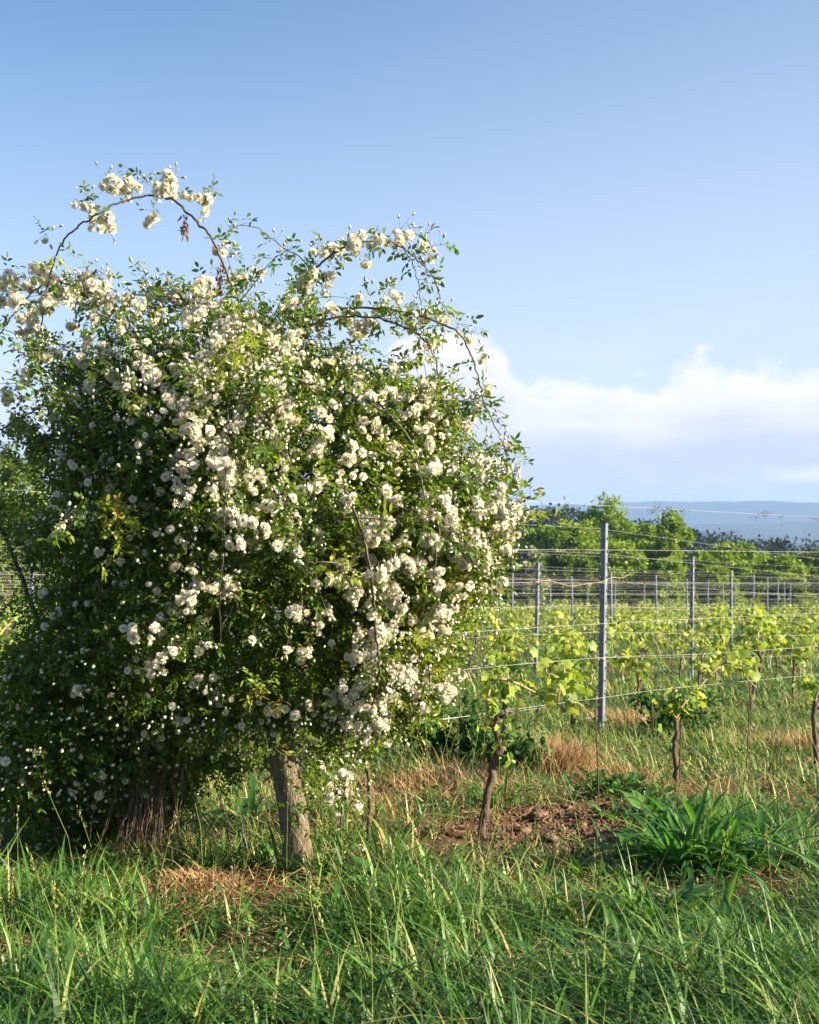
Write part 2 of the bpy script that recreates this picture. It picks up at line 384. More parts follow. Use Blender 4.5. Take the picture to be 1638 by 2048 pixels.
def tree(name, px, topy, halfpx, d, mat, label, cat='tree', size=0.17, n=17000, lobes=16, group='trees beyond the vineyard', slim=1.0, base=0.03):
    x = (px - 819) / F * d; g0 = float(gz0(d)); top = CZ - (topy - 1050) / F * d; H = top - g0; r = halfpx / F * d
    root = empty(name, label, cat, (x, d, g0), group)
    cs, rs = [], []
    for i in range(lobes):
        t = base + (0.93 - base) * (i + 0.5) / lobes
        w = r * (math.sin(math.pi * min(1, (t * .85 + 0.22))) ** 0.6) * 0.95
        a_ = i * 2.4 + R()
        cs.append(np.array([x + math.cos(a_) * w * R() ** .5 * 1.1, d + math.sin(a_) * w * .9, g0 + H * t])); rs.append(np.array([r * .42, r * .42, H * .12 * slim]) * (0.55 + 0.75 * R()))
    cs.append(np.array([x + r * .1, d, g0 + H * 0.88])); rs.append(np.array([r * .28, r * .28, H * .10]))
    mesh_obj('crown', [crown_parts(cs, rs, n // (lobes + 1), size)], [mat], root)
    tp = [np.array([x, d, g0 - .2]), np.array([x + r * .05, d, g0 + H * .3]), np.array([x - r * .04, d, g0 + H * .62]), np.array([x + r * .06, d, g0 + H * .9])]
    parts = [tube(smooth_path(tp), np.linspace(H * .022, H * .005, 19), 7)]
    for i in range(7):
        c_ = cs[i % len(cs)]; s_ = np.array([x, d, max(g0 + H * .18, c_[2] - H * .15)])
        parts.append(tube(smooth_path([s_, (s_ + c_) / 2 + [0, 0, -.1 * r], c_]), np.linspace(H * .010, H * .003, 13), 5))
    mesh_obj('trunk', parts, [M_BARK], root)
    rebase(root)
    return root

T = tree
T('leafy_tree', 1205, 1008, 74, 92, M_TREEL, 'tall bright green tree with wispy top behind the nearest metal post')
T('leafy_tree', 1150, 1046, 78, 88, M_TREEL, 'green tree left of the tallest one behind the posts')
T('leafy_tree', 1085, 1052, 78, 90, M_TREEL, 'rounded green tree between the rose bush and the tall tree')
T('leafy_tree', 1290, 1046, 72, 95, M_TREEL, 'bright green tree in the gap right of the nearest metal post')
T('leafy_tree', 1342, 1032, 56, 90, M_TREEL, 'upright yellow green tree above the second metal post')
T('leafy_tree', 1400, 1108, 46, 86, M_TREEL, 'low narrow green tree behind the second metal post', n=9000)
T('leafy_tree', 1475, 1088, 84, 88, M_TREEL, 'broad low dome shaped bright green tree right of second post')
T('leafy_tree', 1556, 1116, 66, 84, M_TREEL, 'pale green small tree right of the dome shaped tree', n=9000)
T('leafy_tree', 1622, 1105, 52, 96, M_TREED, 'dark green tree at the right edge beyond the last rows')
T('leafy_tree', 1245, 1090, 60, 82, M_TREEL, 'dull green bushy tree in front of the tall tree', n=11000)
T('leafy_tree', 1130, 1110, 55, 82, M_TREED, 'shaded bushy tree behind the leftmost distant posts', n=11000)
T('leafy_tree', 1330, 1120, 55, 80, M_TREEL, 'shaded bushy tree below the upright yellow green tree', n=11000)
T('leafy_tree', 1430, 1140, 50, 80, M_TREEL, 'shaded low tree below the dome shaped one', n=10000)
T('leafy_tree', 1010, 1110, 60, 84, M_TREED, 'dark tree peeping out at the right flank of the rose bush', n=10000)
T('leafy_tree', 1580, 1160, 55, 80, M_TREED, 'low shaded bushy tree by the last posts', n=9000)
T('blossoming_tree', 1062, 1096, 34, 80, M_BLOOM, 'small tree dotted with cream white blossom beyond the trellis', n=10000)
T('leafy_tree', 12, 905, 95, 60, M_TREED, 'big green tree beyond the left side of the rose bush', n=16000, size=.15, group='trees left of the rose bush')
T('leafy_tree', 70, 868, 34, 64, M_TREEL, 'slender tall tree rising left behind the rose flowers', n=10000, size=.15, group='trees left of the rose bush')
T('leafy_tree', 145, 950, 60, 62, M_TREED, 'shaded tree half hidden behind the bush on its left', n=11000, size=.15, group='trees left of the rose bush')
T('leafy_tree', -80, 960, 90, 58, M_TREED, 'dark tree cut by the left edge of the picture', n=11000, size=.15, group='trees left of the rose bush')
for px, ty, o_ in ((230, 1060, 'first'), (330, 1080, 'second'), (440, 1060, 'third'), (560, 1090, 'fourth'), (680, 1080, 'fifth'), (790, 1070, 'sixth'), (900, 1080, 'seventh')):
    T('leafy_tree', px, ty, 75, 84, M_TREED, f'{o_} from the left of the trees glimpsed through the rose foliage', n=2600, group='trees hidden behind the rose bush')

# far dark wood
parts = []
cs, rs = [], []
for px in np.arange(-60, 1800, 11):
    for k in range(2):
        d = 230 + 60 * R() + 40 * k
        ty = np.interp(px, [-60, 900, 1020, 1075, 1110, 1160, 1185, 1260, 1330, 1390, 1450, 1550, 1640, 1800], [1060, 1040, 1026, 1024, 1018, 1016, 1046, 1042, 1052, 1062, 1068, 1082, 1090, 1096]) + 9 * (R() - .4) + 7 * k
        x = (px + 12 * (R() - .5) - 819) / F * d; top = CZ - (ty - 1050) / F * d; r = 2.2 + 1.9 * R()
        cs.append(np.array([x, d, top - r * 1.5])); rs.append(np.array([r, r, r * 1.5]))
        for q in range(3):
            cs.append(np.array([x + 2.5 * (R() - .5), d - 2 * R(), top - r * 2 - 3.0 * (q + .6)])); rs.append(np.array([r * 1.5, r * 1.5, 2.4]))
fo = mesh_obj('forest', [crown_parts(cs, rs, 230, 0.66, 0.55)], [M_FOREST])
tag(fo, 'dark wood forming one mass between the green trees and blue hills', 'wood', kind='stuff')

# ------------------------------------------------------------------ trellis: metal posts and wires
DIR = np.array([RS, 1.0]); DIR /= np.linalg.norm(DIR)
def colpost(k): d = 13.2 + 8.5 * (k - 1); return np.array([0.3095 * d - 2.234, d])
def post_mesh():
    H = 2.0; w = 0.040; t = 0.003; fl = 0.022
    prof = [(-w / 2 - .006, fl), (-w / 2, fl), (-w / 2, 0), (w / 2, 0), (w / 2, fl), (w / 2 + .006, fl)]
    prof = np.array([(-.034, .002), (-.030, .0), (.012, -.006), (.032, .028), (.035, .027), (.0145, -.0095), (.012, -.0095), (-.030, -.0035), (-.034, -.0015)])
    n = len(prof); v = np.array([[x, y, z] for z in (-.35, H) for x, y in prof])
    j = np.arange(n); f = np.stack([j, (j + 1) % n, (j + 1) % n + n, j + n], 1)
    parts = [(v, f, .5, 0)]
    capi = [(H, n)]
    parts.append((v[n:], np.array([[0, 1, 8, 8], [1, 2, 7, 8], [2, 3, 5, 6]])[:, :4] if False else np.array([[1, 2, 7, 8], [2, 3, 4, 5]]), .5, 0))
    hook = []
    for z in np.arange(.35, H - .05, .125):
        for (x, y) in ((.0345, .016), (-.033, -.004)):
            c = np.array([x, y - .002, z]); s = np.array([.0055, .004, .011])
            bv = np.array([[a, b, e] for a in (-1, 1) for b in (-1, 1) for e in (-1, 1)]) * s + c
            bf = np.array([[0, 1, 3, 2], [4, 6, 7, 5], [0, 4, 5, 1], [2, 3, 7, 6], [0, 2, 6, 4], [1, 5, 7, 3]])
            hook.append((bv, bf, .5, 0))
    return parts, hook
pparts, phook = post_mesh()
post0 = None
def copy_tree(o, parent=None):
    c = o.copy(); COL.objects.link(c); c.parent = parent
    for ch in list(o.children): copy_tree(ch, c)
    return c
nth = {1: 'first', 2: 'second', 3: 'third', 4: 'fourth', 5: 'fifth', 6: 'sixth', 7: 'seventh', 8: 'eighth', 9: 'ninth', 10: 'tenth'}
special = {(1, 0): 'tallest and nearest grey metal trellis post, its top above the wires', (2, 0): 'second tallest grey metal post, right of the nearest one',
           (3, -1): 'grey metal post just right of the rose bush flank', (3, 0): 'grey metal post next right of the second tallest one',
           (4, -1): 'thin post just right behind the tallest post', (4, 0): 'fourth post of the receding line from the tallest post',
           (5, -1): 'thin post midway between the two tallest posts', (5, 0): 'fifth post of the receding line from the tallest post',
           (6, -1): 'thin post just left of the second tallest post', (6, 0): 'sixth post of the receding line from the tallest post',
           (7, -1): 'thin post just right of the second tallest post', (6, -2): 'thin post halfway between bush flank and tallest post'}
for k in range(1, 10):
    rk = 0
    for j in range(1, -10, -1):
        q = colpost(k) + np.array([-4.83, -5.5]) * (-j)
        x, y = q
        if y < 9: continue
        px = 819 + x / y * F
        if not (-60 < px < 1700): continue
        if 250 < px < 760: continue
        if post0 is None:
            post0 = empty('trellis_post', '', 'post')
            mesh_obj('channel', pparts, [M_METAL], post0)
            mesh_obj('hook', phook, [M_METAL], post0)['kind'] = 'stuff'
            o = post0
        else:
            o = copy_tree(post0)
        o.location = (x, y, float(gz0(y)))
        o.rotation_euler = (0.008 * rng.normal(), (0.016 if (k, j) == (1, 0) else 0.008 * rng.normal()), -.16 + 0.05 * rng.normal())
        side = 'left of the rose bush' if px < 250 else ('seen past the rose bush' if px < 1040 else 'in the far vineyard'); rk += 1
        o['label'] = special.get((k, j), f'far metal post of the {nth[k]} row {side}, {nth[min(rk, 10)]} from right')
        o['category'] = 'post'
        o['group'] = 'metal trellis posts of the vineyard rows' if (k, j) in special else f'distant metal posts of row {nth[k]} {side}'
        if not o['label']: pass

def wire(pts, r, label, group=None, name='trellis_wire'):
    v, f = tube(pts, r, 5)
    c = pts[0]
    o = mesh_obj(name, [(v - c, f)], [M_WIRE], smooth=True); o.location = tuple(c)
    return tag(o, label, 'wire', group)
def row0(y): return -0.49 + RS * (y - 6.13)
def row0_at_px(px): u = (px - 819) / F; return (RS * 6.13 + 0.49) / (RS - u)
def row0_pt(px, py, off=0.0):
    d = row0_at_px(px); return P(px, py, d + off)
W0 = [('lowest front wire, crossing the first vine trunk', [(575, 1490), (800, 1452), (1040, 1417), (1200, 1396), (1350, 1376), (1638, 1349), (1760, 1340)]),
      ('companion of the lowest front wire, meeting it at the pale clip', [(575, 1470), (760, 1446), (900, 1436), (1085, 1416)]),
      ('second front wire up, tied at the tallest metal post', [(600, 1372), (860, 1345), (1196, 1316), (1400, 1308), (1638, 1293), (1760, 1288)]),
      ('third front wire up, level with the vine leaves behind', [(600, 1290), (1000, 1260), (1250, 1245), (1638, 1226), (1760, 1222)]),
      ('fourth front wire up, carrying the loose curly wire end', [(600, 1180), (960, 1166), (1200, 1166), (1638, 1166), (1760, 1166)]),
      ('fifth front wire up, nearly level across the tree crowns', [(600, 1090), (960, 1098), (1210, 1100), (1638, 1104), (1760, 1105)]),
      ('top front wire sloping down against the blue hills', [(700, 985), (1060, 1003), (1240, 1013), (1638, 1035), (1760, 1042)])]
wobj = []
for lab, pp in W0:
    o = wire(smooth_path([row0_pt(*q) for q in pp], 10), 0.0014, lab, 'wires of the front vine row'); wobj.append(o)
def curl(c, n, s, r=0.0012):
    parts = []
    for i in range(n):
        st = c + rng.normal(size=3) * s * np.array([1.2, .5, .35]); pts = [st]; d = rdir(1)[0]
        for q in range(7):
            d = unit(d + rng.normal(size=3) * .7); pts.append(pts[-1] + d * s * .4)
        parts.append(tube(smooth_path(pts, 3), r, 4))
    return parts
def tendrils(c, n, s, parent, r=.0012):
    for q in curl(c, n, s, r): child_world('dry_tendril', [q], M_DEAD, parent)
def child_world(name, parts, mat, parent, **kw):
    T_ = np.array(parent.location)
    return mesh_obj(name, [(p[0] - T_, *p[1:]) for p in parts], [mat], parent, **kw)
for px, py, n, s in ((1312, 1019, 12, .018), (1335, 1019, 10, .018), (1362, 1021, 8, .014), (1528, 1030, 9, .015), (1130, 1009, 4, .010), (1562, 1033, 4, .010), (1630, 1036, 7, .012), (1505, 1034, 3, .016)):
    tendrils(row0_pt(px, py), n, s, wobj[6])
child_world('dry_tendril', [tube(smooth_path([row0_pt(1560, 1033), row0_pt(1563, 1048), row0_pt(1561, 1064)]), .0008, 4)], M_DEAD, wobj[6])
for px, py, n, s in ((1165, 1101, 8, .012), (1275, 1102, 4, .02), (1150, 1101, 4, .01)):
    tendrils(row0_pt(px, py), n, s, wobj[5])
for px, py, n, s in ((1080, 1167, 12, .008), (1245, 1166, 6, .014), (1290, 1166, 9, .014), (1425, 1166, 4, .01)):
    tendrils(row0_pt(px, py), n, s, wobj[4])
child_world('loose_end', [tube(smooth_path([row0_pt(x_, y_, -.02) for x_, y_ in ((1070, 1163), (1100, 1162), (1140, 1172), (1170, 1168), (1205, 1163), (1225, 1155), (1240, 1156), (1256, 1150), (1258, 1146))]), .0022, 5)], M_VCANE, wobj[4])
def boxv(c, s, rx=0.0):
    bv = np.array([[a, b, e] for a in (-1, 1) for b in (-1, 1) for e in (-1, 1)]) * np.array(s)
    ca, sa = math.cos(rx), math.sin(rx)
    bv = np.stack([bv[:, 0] * ca - bv[:, 2] * sa, bv[:, 1], bv[:, 0] * sa + bv[:, 2] * ca], 1) + c
    return bv, np.array([[0, 1, 3, 2], [4, 6, 7, 5], [0, 4, 5, 1], [2, 3, 7, 6], [0, 2, 6, 4], [1, 5, 7, 3]])
child_world('clip', [boxv(row0_pt(1077, 1419, -.01), (.018, .004, .006), .5)], M_METAL, wobj[0])
child_world('clip', [boxv(row0_pt(1238, 1245, -.01), (.012, .004, .005), .3)], M_RUST, wobj[3])
child_world('knot', curl(row0_pt(1195, 1317, -.01), 12, .010, .0022), M_WIRE, wobj[2])

HTS = [.70, .95, 1.20, 1.45, 1.72, 1.94]
for k in range(1, 10):
    q = colpost(k)
    for h_i, h in enumerate(HTS):
        pts = []
        for j in range(-11, 4):
            x, y = q + np.array([4.83, 5.5]) * j
            if y < 4.5: continue
            z = float(gz0(y)) + h + 0.01 * rng.normal()
            if k == 1 and j > 0: z -= 0.22 * j * (0.4 + 0.6 * h / 2)
            pts.append(np.array([x - .01, y - .012, z]))
            if j < 3: x2, y2 = q + np.array([4.83, 5.5]) * (j + .5); pts.append(np.array([x2, y2, float(gz0(y2)) + h - .02 - (0.22 * (j + .5) * (0.4 + 0.6 * h / 2) if k == 1 and j >= 0 else 0)]))
        lab = {0: 'lowest', 1: 'second lowest', 2: 'third', 3: 'fourth', 4: 'second highest', 5: 'highest'}[h_i]
        wire(np.array(pts), 0.0014 if k < 3 else (0.0015 if k < 6 else 0.0015),
             f'{lab} wire strung along the {nth[k]} row of metal posts' if k < 4 else f'{lab} thin far wire along the {nth[k]} row of metal posts',
             'wires of the near post rows' if k < 4 else f'far wires of the {nth[k]} row')

# ------------------------------------------------------------------ grape vines
def vine_leaf_proto():
    ang = np.radians([-90, -55, -20, 5, 35, 62, 90, 118, 145, 175, 200, 235]); rad = [.14, .62, .74, .60, .88, .70, 1.0, .70, .88, .60, .74, .62]
    o = np.array([[math.cos(a_) * r_ * .62, .45 + math.sin(a_) * r_ * .62, -.10 * r_ ** 2 + .03 * (i % 2)] for i, (a_, r_) in enumerate(zip(ang, rad))])
    v = np.vstack([o, [[0, .42, .05]]]); n = len(o)
    f = np.array([[n, i, (i + 1) % n] for i in range(n)])
    return v, f
VLV, VLF = vine_leaf_proto()
def leaf_bunch(c, n, spread, size, up=.25):
    """vine leaves on short shoots round the points c"""
    c = np.atleast_2d(c); idx = rng.integers(0, len(c), n)
    pos = c[idx] + rng.normal(size=(n, 3)) * spread * np.array([1, 1, .9]) + np.array([0, 0, spread * up])
    d = unit(rng.normal(size=(n, 3)) * [1, 1, .5] + [0, 0, -.35])
    s = size * (0.45 + 0.75 * R(n))
    sun_hint = np.array([0.5, -.35, 0.6])
    return place(VLV, VLF, pos, d, unit(rdir(n) + sun_hint * 1.2), s)
def make_vine(root, base, trunk, canes, bunches, tr=.026, lf=1.0):
    """all points relative to the vine's base"""
    tp = smooth_path(trunk, 5); n = len(tp)
    rr = np.linspace(tr, tr * .6, n) * (1 + .13 * np.sin(np.arange(n) * 2.1) + .07 * rng.normal(size=n)); rr[-3:] *= 1.25
    mesh_obj('trunk', [tube(tp + rng.normal(size=tp.shape) * tr * .2, rr, 9)] + [tube(smooth_path([tp[-4], tp[-4] + [.02, 0, .03], tp[-4] + [.035, -.01, .03]], 3), [.016, .016, .015, .015, .014, .013, .012], 6)], [M_BARK], root, smooth=True)
    for c in canes:
        cp = smooth_path(c, 6)
        rr = np.linspace(.0095, .0045, len(cp)) * (1 + .25 * (np.arange(len(cp)) % 6 == 0))
        mesh_obj('cane', [tube(cp, rr, 6)], [M_VCANE], root, smooth=True)
    shoots = []
    for b in bunches:
        c, n, s, z = b; n = int(n * lf)
        shoots.append(leaf_bunch(np.array(c), n, s, z))
    mesh_obj('foliage', shoots, [M_VLEAF], root)

def near_vine(px0, py0, d, trunk, canes, bunches, label, tr=.03):
    b = P(px0, py0, d); b[2] = float(ground_z(b[0], b[1])) - .03
    root = empty('grape_vine', label, 'vine', tuple(b), 'grape vines of the front row')
    conv = lambda q: P(q[0], q[1], d + (q[2] if len(q) > 2 else 0)) - b
    make_vine(root, b, [np.zeros(3)] + [conv(q) for q in trunk], [[conv(q) for q in c] for c in canes], [([conv(q) for q in c], n, s, z) for c, n, s, z in bunches], tr, 1.5)
    return root
near_vine(962, 1700, 7.12, [(966, 1650), (975, 1590), (988, 1530), (998, 1500), (993, 1455), (998, 1428)],
          [[(985, 1446), (976, 1420), (977, 1385), (988, 1365), (1006, 1358), (1040, 1370, .05), (1090, 1396, .1), (1125, 1414, .14), (1148, 1428, .16)]],
          [([(1000, 1378, .02)], 4, .022, .075), ([(988, 1412, -.03)], 4, .02, .07), ([(978, 1440)], 4, .03, .04), ([(1095, 1362, .15), (1100, 1385, .1)], 14, .045, .07), ([(1155, 1385, .16), (1150, 1410, .16)], 12, .045, .085),
           ([(1005, 1455, -.03)], 5, .03, .05), ([(1018, 1485, -.05), (1012, 1500)], 9, .04, .06), ([(1040, 1366)], 4, .02, .05)],
          'gnarled vine with one long arching cane, in the bare earth right of the wooden post', .025)
near_vine(1350, 1592, 8.95, [(1352, 1540), (1349, 1490), (1352, 1455), (1348, 1436)],
          [[(1352, 1440), (1362, 1415), (1385, 1390, .05), (1420, 1350, .1), (1452, 1325, .15), (1478, 1326, .2), (1490, 1352, .2), (1512, 1375, .25)]],
          [([(1345, 1405), (1370, 1412), (1330, 1410)], 26, .06, .075), ([(1400, 1368, .08)], 8, .04, .075), ([(1425, 1330, .1), (1445, 1342, .1)], 12, .05, .085), ([(1480, 1330, .2), (1500, 1340, .2)], 14, .05, .08), ([(1375, 1400)], 6, .04, .07), ([(1370, 1525)], 4, .03, .06)],
          'short upright vine with leafy head, second of the front row', .021)
near_vine(1634, 1530, 10.4, [(1632, 1490), (1628, 1440), (1630, 1400)], [[(1630, 1400), (1640, 1380), (1680, 1370, .1)]],
          [([(1612, 1378), (1635, 1372)], 22, .07, .085)], 'vine cut by the right edge, third of the front row', .026)
near_vine(735, 1600, 6.75, [(738, 1560), (730, 1520), (738, 1470)], [], [([(735, 1470)], 8, .05, .06)], 'thin vine stump behind the right skirt of the rose bush', .012)

# prototypes for the further rows
protos = []
for s in range(7):
    root = empty('grape_vine', '', 'vine')
    h = .50 + .2 * R()
    lean = rng.normal(size=2) * .05
    tp = [np.array([0, 0, -.05]), np.array([lean[0] * .3, lean[1] * .3, h * .35]), np.array([lean[0], lean[1], h * .75]), np.array([lean[0] * .6, lean[1] * 1.2, h])]
    sgn = 1 if s % 3 else -1
    e = np.array([DIR[0], DIR[1], 0]) * sgn
    top = tp[-1]
    cane = [top, top + e * .04 + [0, 0, .14], top + e * .20 + [0, 0, .26], top + e * .42 + [0, 0, .22], top + e * .68 + [0, 0, .06], top + e * .82 + [0, 0, .0]]
    cp = smooth_path(cane, 4)
    b = [([top + [0, 0, .08], top + [0, 0, -.02]], 19, .08, .095)] + [([c_], 8 + int(10 * R()), .07, .10) for c_ in cp[3::3]]
    b += [([c_ + [0, 0, .16]], 4, .08, .08) for c_ in cp[5::5]]
    make_vine(root, None, tp, [cane], b, .024)
    protos.append(root)
used = set()
cnt = 0
for k in range(1, 11):
    q = colpost(k)
    s = -80.0; rowv = []
    while s < 30:
        s += 1.12 if k < 7 else 1.4
        x, y = q + DIR * (s + .25 * R())
        if y < 10.5: continue
        px = 819 + x / y * F
        if not (-40 < px < 1690) or 160 < px < 800: continue
        i = int(R() * 7)
        o = protos[i] if i not in used else copy_tree(protos[i])
        used.add(i); cnt += 1
        o.location = (x, y, float(ground_z(x, y))); o.rotation_euler = (0, 0, .35 * rng.normal())
        sc = .85 + .3 * R(); o.scale = (sc, sc, sc)
        side = 'left of the rose bush' if px < 200 else 'right of the rose bush'
        o['label'] = f'leafy lime green grape vine standing in the {nth[k]} row {side}'
        if k < 11: rowv.append((px, o))
        o['category'] = 'vine'; o['group'] = f'grape vines of the {nth[k]} row {side}'
    ords = list(nth.values()) + ['eleventh', 'twelfth', 'thirteenth', 'fourteenth', 'fifteenth', 'sixteenth', 'seventeenth', 'eighteenth', 'nineteenth', 'twentieth', 'twenty-first', 'twenty-second', 'twenty-third', 'twenty-fourth', 'twenty-fifth', 'twenty-sixth', 'twenty-seventh', 'twenty-eighth', 'twenty-ninth', 'thirtieth', 'thirty-first', 'thirty-second', 'thirty-third', 'thirty-fourth', 'thirty-fifth', 'thirty-sixth', 'thirty-seventh', 'thirty-eighth', 'thirty-ninth', 'fortieth', 'forty-first', 'forty-second', 'forty-third', 'forty-fourth', 'forty-fifth']
    for sd in ('left', 'right'):
        grp = sorted([q_ for q_ in rowv if (q_[0] < 200) == (sd == 'left')], key=lambda q_: -q_[0] if sd == 'right' else q_[0])
        for i_, (p_, o_) in enumerate(grp):
            o_['label'] = f'lime green grape vine of the {nth[k]} post row, {ords[i_]} from the {sd} picture edge'


def stake(px, y0, y1, d, label, r=.0042, px1=None):
    a_ = P(px, y0, d); b_ = P(px1 if px1 else px, y1, d); b_[2] = min(b_[2], float(ground_z(b_[0], b_[1])) + .0) - .02
    v, f = tube(np.array([b_, (a_ + b_) / 2 + [.003, 0, 0], a_]), [r, r, r * .9], 6)
    o = mesh_obj('vine_stake', [(v - b_, f)], [M_RUST], smooth=True); o.location = tuple(b_)
    tag(o, label, 'stake', 'thin rusty stakes beside the vines')
stake(1190, 1398, 1640, 7.9, 'thin rusty stake in bare earth left of the tallest metal post', px1=1198)
stake(1500, 1362, 1560, 9.5, 'thin rusty stake between the second and third front vines', px1=1491)
stake(1362, 1375, 1560, 8.98, 'thin rusty stake behind the leafy headed front vine', px1=1358)
stake(1343, 1300, 1450, 13.8, 'thin stake beside the dark weeds of the next row')
stake(975, 1400, 1690, 7.2, 'thin rusty stake hidden against the gnarled vine trunk', px1=962, r=.003)

# ------------------------------------------------------------------ wooden end post
b_ = P(605, 1772, 6.13); b_[2] = float(ground_z(b_[0], b_[1])) - .05
t_ = P(553, 1400, 6.25)
n = 26; tt = np.linspace(0, 1, n)
path = b_ + (t_ - b_) * tt[:, None] + np.stack([.006 * np.sin(tt * 5), .0 * tt, 0 * tt], 1)
K = 40
ax = unit((t_ - b_)[None])[0]; s1 = unit(np.cross(ax, [0, 1, 0])[None])[0]; s2 = np.cross(ax, s1)
vv = []
for i in range(n):
    for j in range(K):
        th = 2 * math.pi * j / K
        rr = (.069 - .011 * tt[i]) * (1 + .025 * math.sin(3 * th + 1) + .02 * math.sin(7 * th + tt[i] * 3) - .05 * max(0, math.cos(th * 1 - 1.1 + .3 * tt[i])) ** 40 - .05 * max(0, math.cos(th - 2.6 - .2 * tt[i])) ** 60 + .006 * math.sin(23 * th))
        vv.append(path[i] + rr * (math.cos(th) * s1 + math.sin(th) * s2))
vv = np.array(vv); i0 = np.arange(n - 1)[:, None] * K; j0 = np.arange(K)[None]; j1 = (j0 + 1) % K
ff = np.stack([i0 + j0, i0 + j1, i0 + K + j1, i0 + K + j0], -1).reshape(-1, 4)
vt = np.vstack([vv, path[-1:] + ax * .008])
ft = np.array([[(n - 1) * K + j, (n - 1) * K + (j + 1) % K, n * K] for j in range(K)])
wp = empty('wooden_post', 'leaning weathered round wooden post under the rose bush', 'post', tuple(b_))
mesh_obj('shaft', [(vt, ff)], [M_WOOD], wp, smooth=True); mesh_obj('end_grain', [(vt[(n - 1) * K:], ft - (n - 1) * K)], [M_WOOD], wp)
rebase(wp)

# ------------------------------------------------------------------ the rose bush
D0 = 6.75
POLY = np.array([(60, 975), (105, 905), (150, 820), (128, 775), (175, 735), (205, 700), (185, 670), (240, 650), (310, 625), (380, 610), (440, 640), (500, 645), (560, 640), (600, 650), (640, 715), (700, 745), (780, 765), (850, 800),
                 (880, 855), (920, 900), (960, 950), (1010, 1005), (1005, 1080), (1025, 1160), (1010, 1240), (930, 1240), (880, 1262), (885, 1340), (850, 1405), (800, 1455), (740, 1505), (715, 1570), (720, 1640), (690, 1680), (645, 1640),
                 (560, 1560), (430, 1560), (400, 1620), (320, 1610), (225, 1690), (100, 1720), (0, 1690), (-150, 1650), (-200, 1500), (-60, 1420), (20, 1330), (70, 1250), (80, 1160), (40, 1120), (-80, 1080), (-200, 1010), (-60, 950)], float)
gx = np.arange(-260, 1100, 10.); gyy = np.arange(540, 1760, 10.)
GX, GY = np.meshgrid(gx, gyy)
def poly_sdf(X, Y, Pl):
    best = np.full(X.shape, 1e9); ins = np.zeros(X.shape, bool)
    for i in range(len(Pl)):
        a_, b2 = Pl[i], Pl[(i + 1) % len(Pl)]
        e = b2 - a_; wx, wy = X - a_[0], Y - a_[1]
        t = np.clip((wx * e[0] + wy * e[1]) / (e @ e), 0, 1)
        best = np.minimum(best, np.hypot(wx - t * e[0], wy - t * e[1]))
        c = (a_[1] > Y) != (b2[1] > Y)
        with np.errstate(divide='ignore', invalid='ignore'):
            ins ^= c & (X < (b2[0] - a_[0]) * (Y - a_[1]) / (b2[1] - a_[1]) + a_[0])
    return np.where(ins, best, -best)
SDF = poly_sdf(GX, GY, POLY)
SDF = SDF + np.where(SDF > -30, 26 * fnoise(GX / 85., GY / 85., 0, 1.0), 0)
LUMP = 1 + .16 * fnoise(GX / 120., GY / 120., 7, 1.0)
def sdf(x, y, G=None):
    G = SDF if G is None else G
    i = np.clip((np.asarray(x) - gx[0]) / 10, 0, len(gx) - 1.01); j = np.clip((np.asarray(y) - gyy[0]) / 10, 0, len(gyy) - 1.01)
    i0 = i.astype(int); j0 = j.astype(int); a_, b2 = i - i0, j - j0
    return G[j0, i0] * (1 - a_) * (1 - b2) + G[j0, i0 + 1] * a_ * (1 - b2) + G[j0 + 1, i0] * (1 - a_) * b2 + G[j0 + 1, i0 + 1] * a_ * b2
def thick(x, y): return 1.05 * sdf(x, y, LUMP) * (1 - .62 * np.clip((np.asarray(y) - 1280) / 330, 0, 1)) * np.sqrt(np.clip(1 - (1 - np.clip(sdf(x, y) / 430, 0, 1)) ** 2, 0, 1))
def bush_pt(x, y, s):
    """outline coordinates are the bush's own X-Z plane at its centre distance"""
    x = np.asarray(x, float); y = np.asarray(y, float)
    return np.stack([(x - 819) / F * D0, D0 + s * thick(x, y), CZ - (y - 1050) / F * D0], -1)
def front(px, py, out=0.03):
    out += .12
    """the point of the bush's front surface seen at a pixel"""
    d = D0 - .3
    for _ in range(12):
        x = 819 + (px - 819) * d / D0; y = 1050 + (py - 1050) * d / D0
        d = .5 * d + .5 * (D0 - float(thick(x, y)))
    return P(px, py, d - out)

bush = empty('rose_bush', 'huge sprawling rose bush covered in creamy white double flowers', 'rose bush', tuple(P(330, 1800, 6.4)[:2]) + (float(ground_z(-1.1, 6.4)),))
CEN = np.array([(450 - 819) / F * D0, D0, CZ - (1180 - 1050) / F * D0])
def sample_hull(n, weight=None, surf=.38, pf=.70):
    out = []
    while len(out) < n:
        x = -220 + 1280 * R(n); y = 560 + 1180 * R(n)
        s = np.where(R(n) < pf, -1, 1) * (1 - surf * R(n) ** 1.3 * 1.9)
        k = (sdf(x, y) > 14 + 30 * R(n))
        if weight is not None: k &= R(n) < weight(x, y)
        pt = bush_pt(x, y, s)
        k &= fnoise(pt[:, 0], pt[:, 1], pt[:, 2], 2.6) > -.42 + .22 * rng.normal(size=n)
        out += [(x[i], y[i], s[i]) for i in np.nonzero(k)[0]]
    o = np.array(out[:n]); return o[:, 0], o[:, 1], o[:, 2]
def dens(x, y):
    w = np.ones_like(x)
    w = np.where((x > 860) & (y > 1100), .7, w)                 # thin hanging skirt on the right
    w = np.where((x < 90), .5, w)
    w = np.where((y > 1480) & (x > 480), .28, w)
    w = np.where((y > 1480) & (x <= 480), 1.0, w)
    w = np.where((y < 760), .34, w); w = np.where((y < 690), .16, w)
    w = np.where((y > 1420) & (x > 500), w * .5, w)
    return w
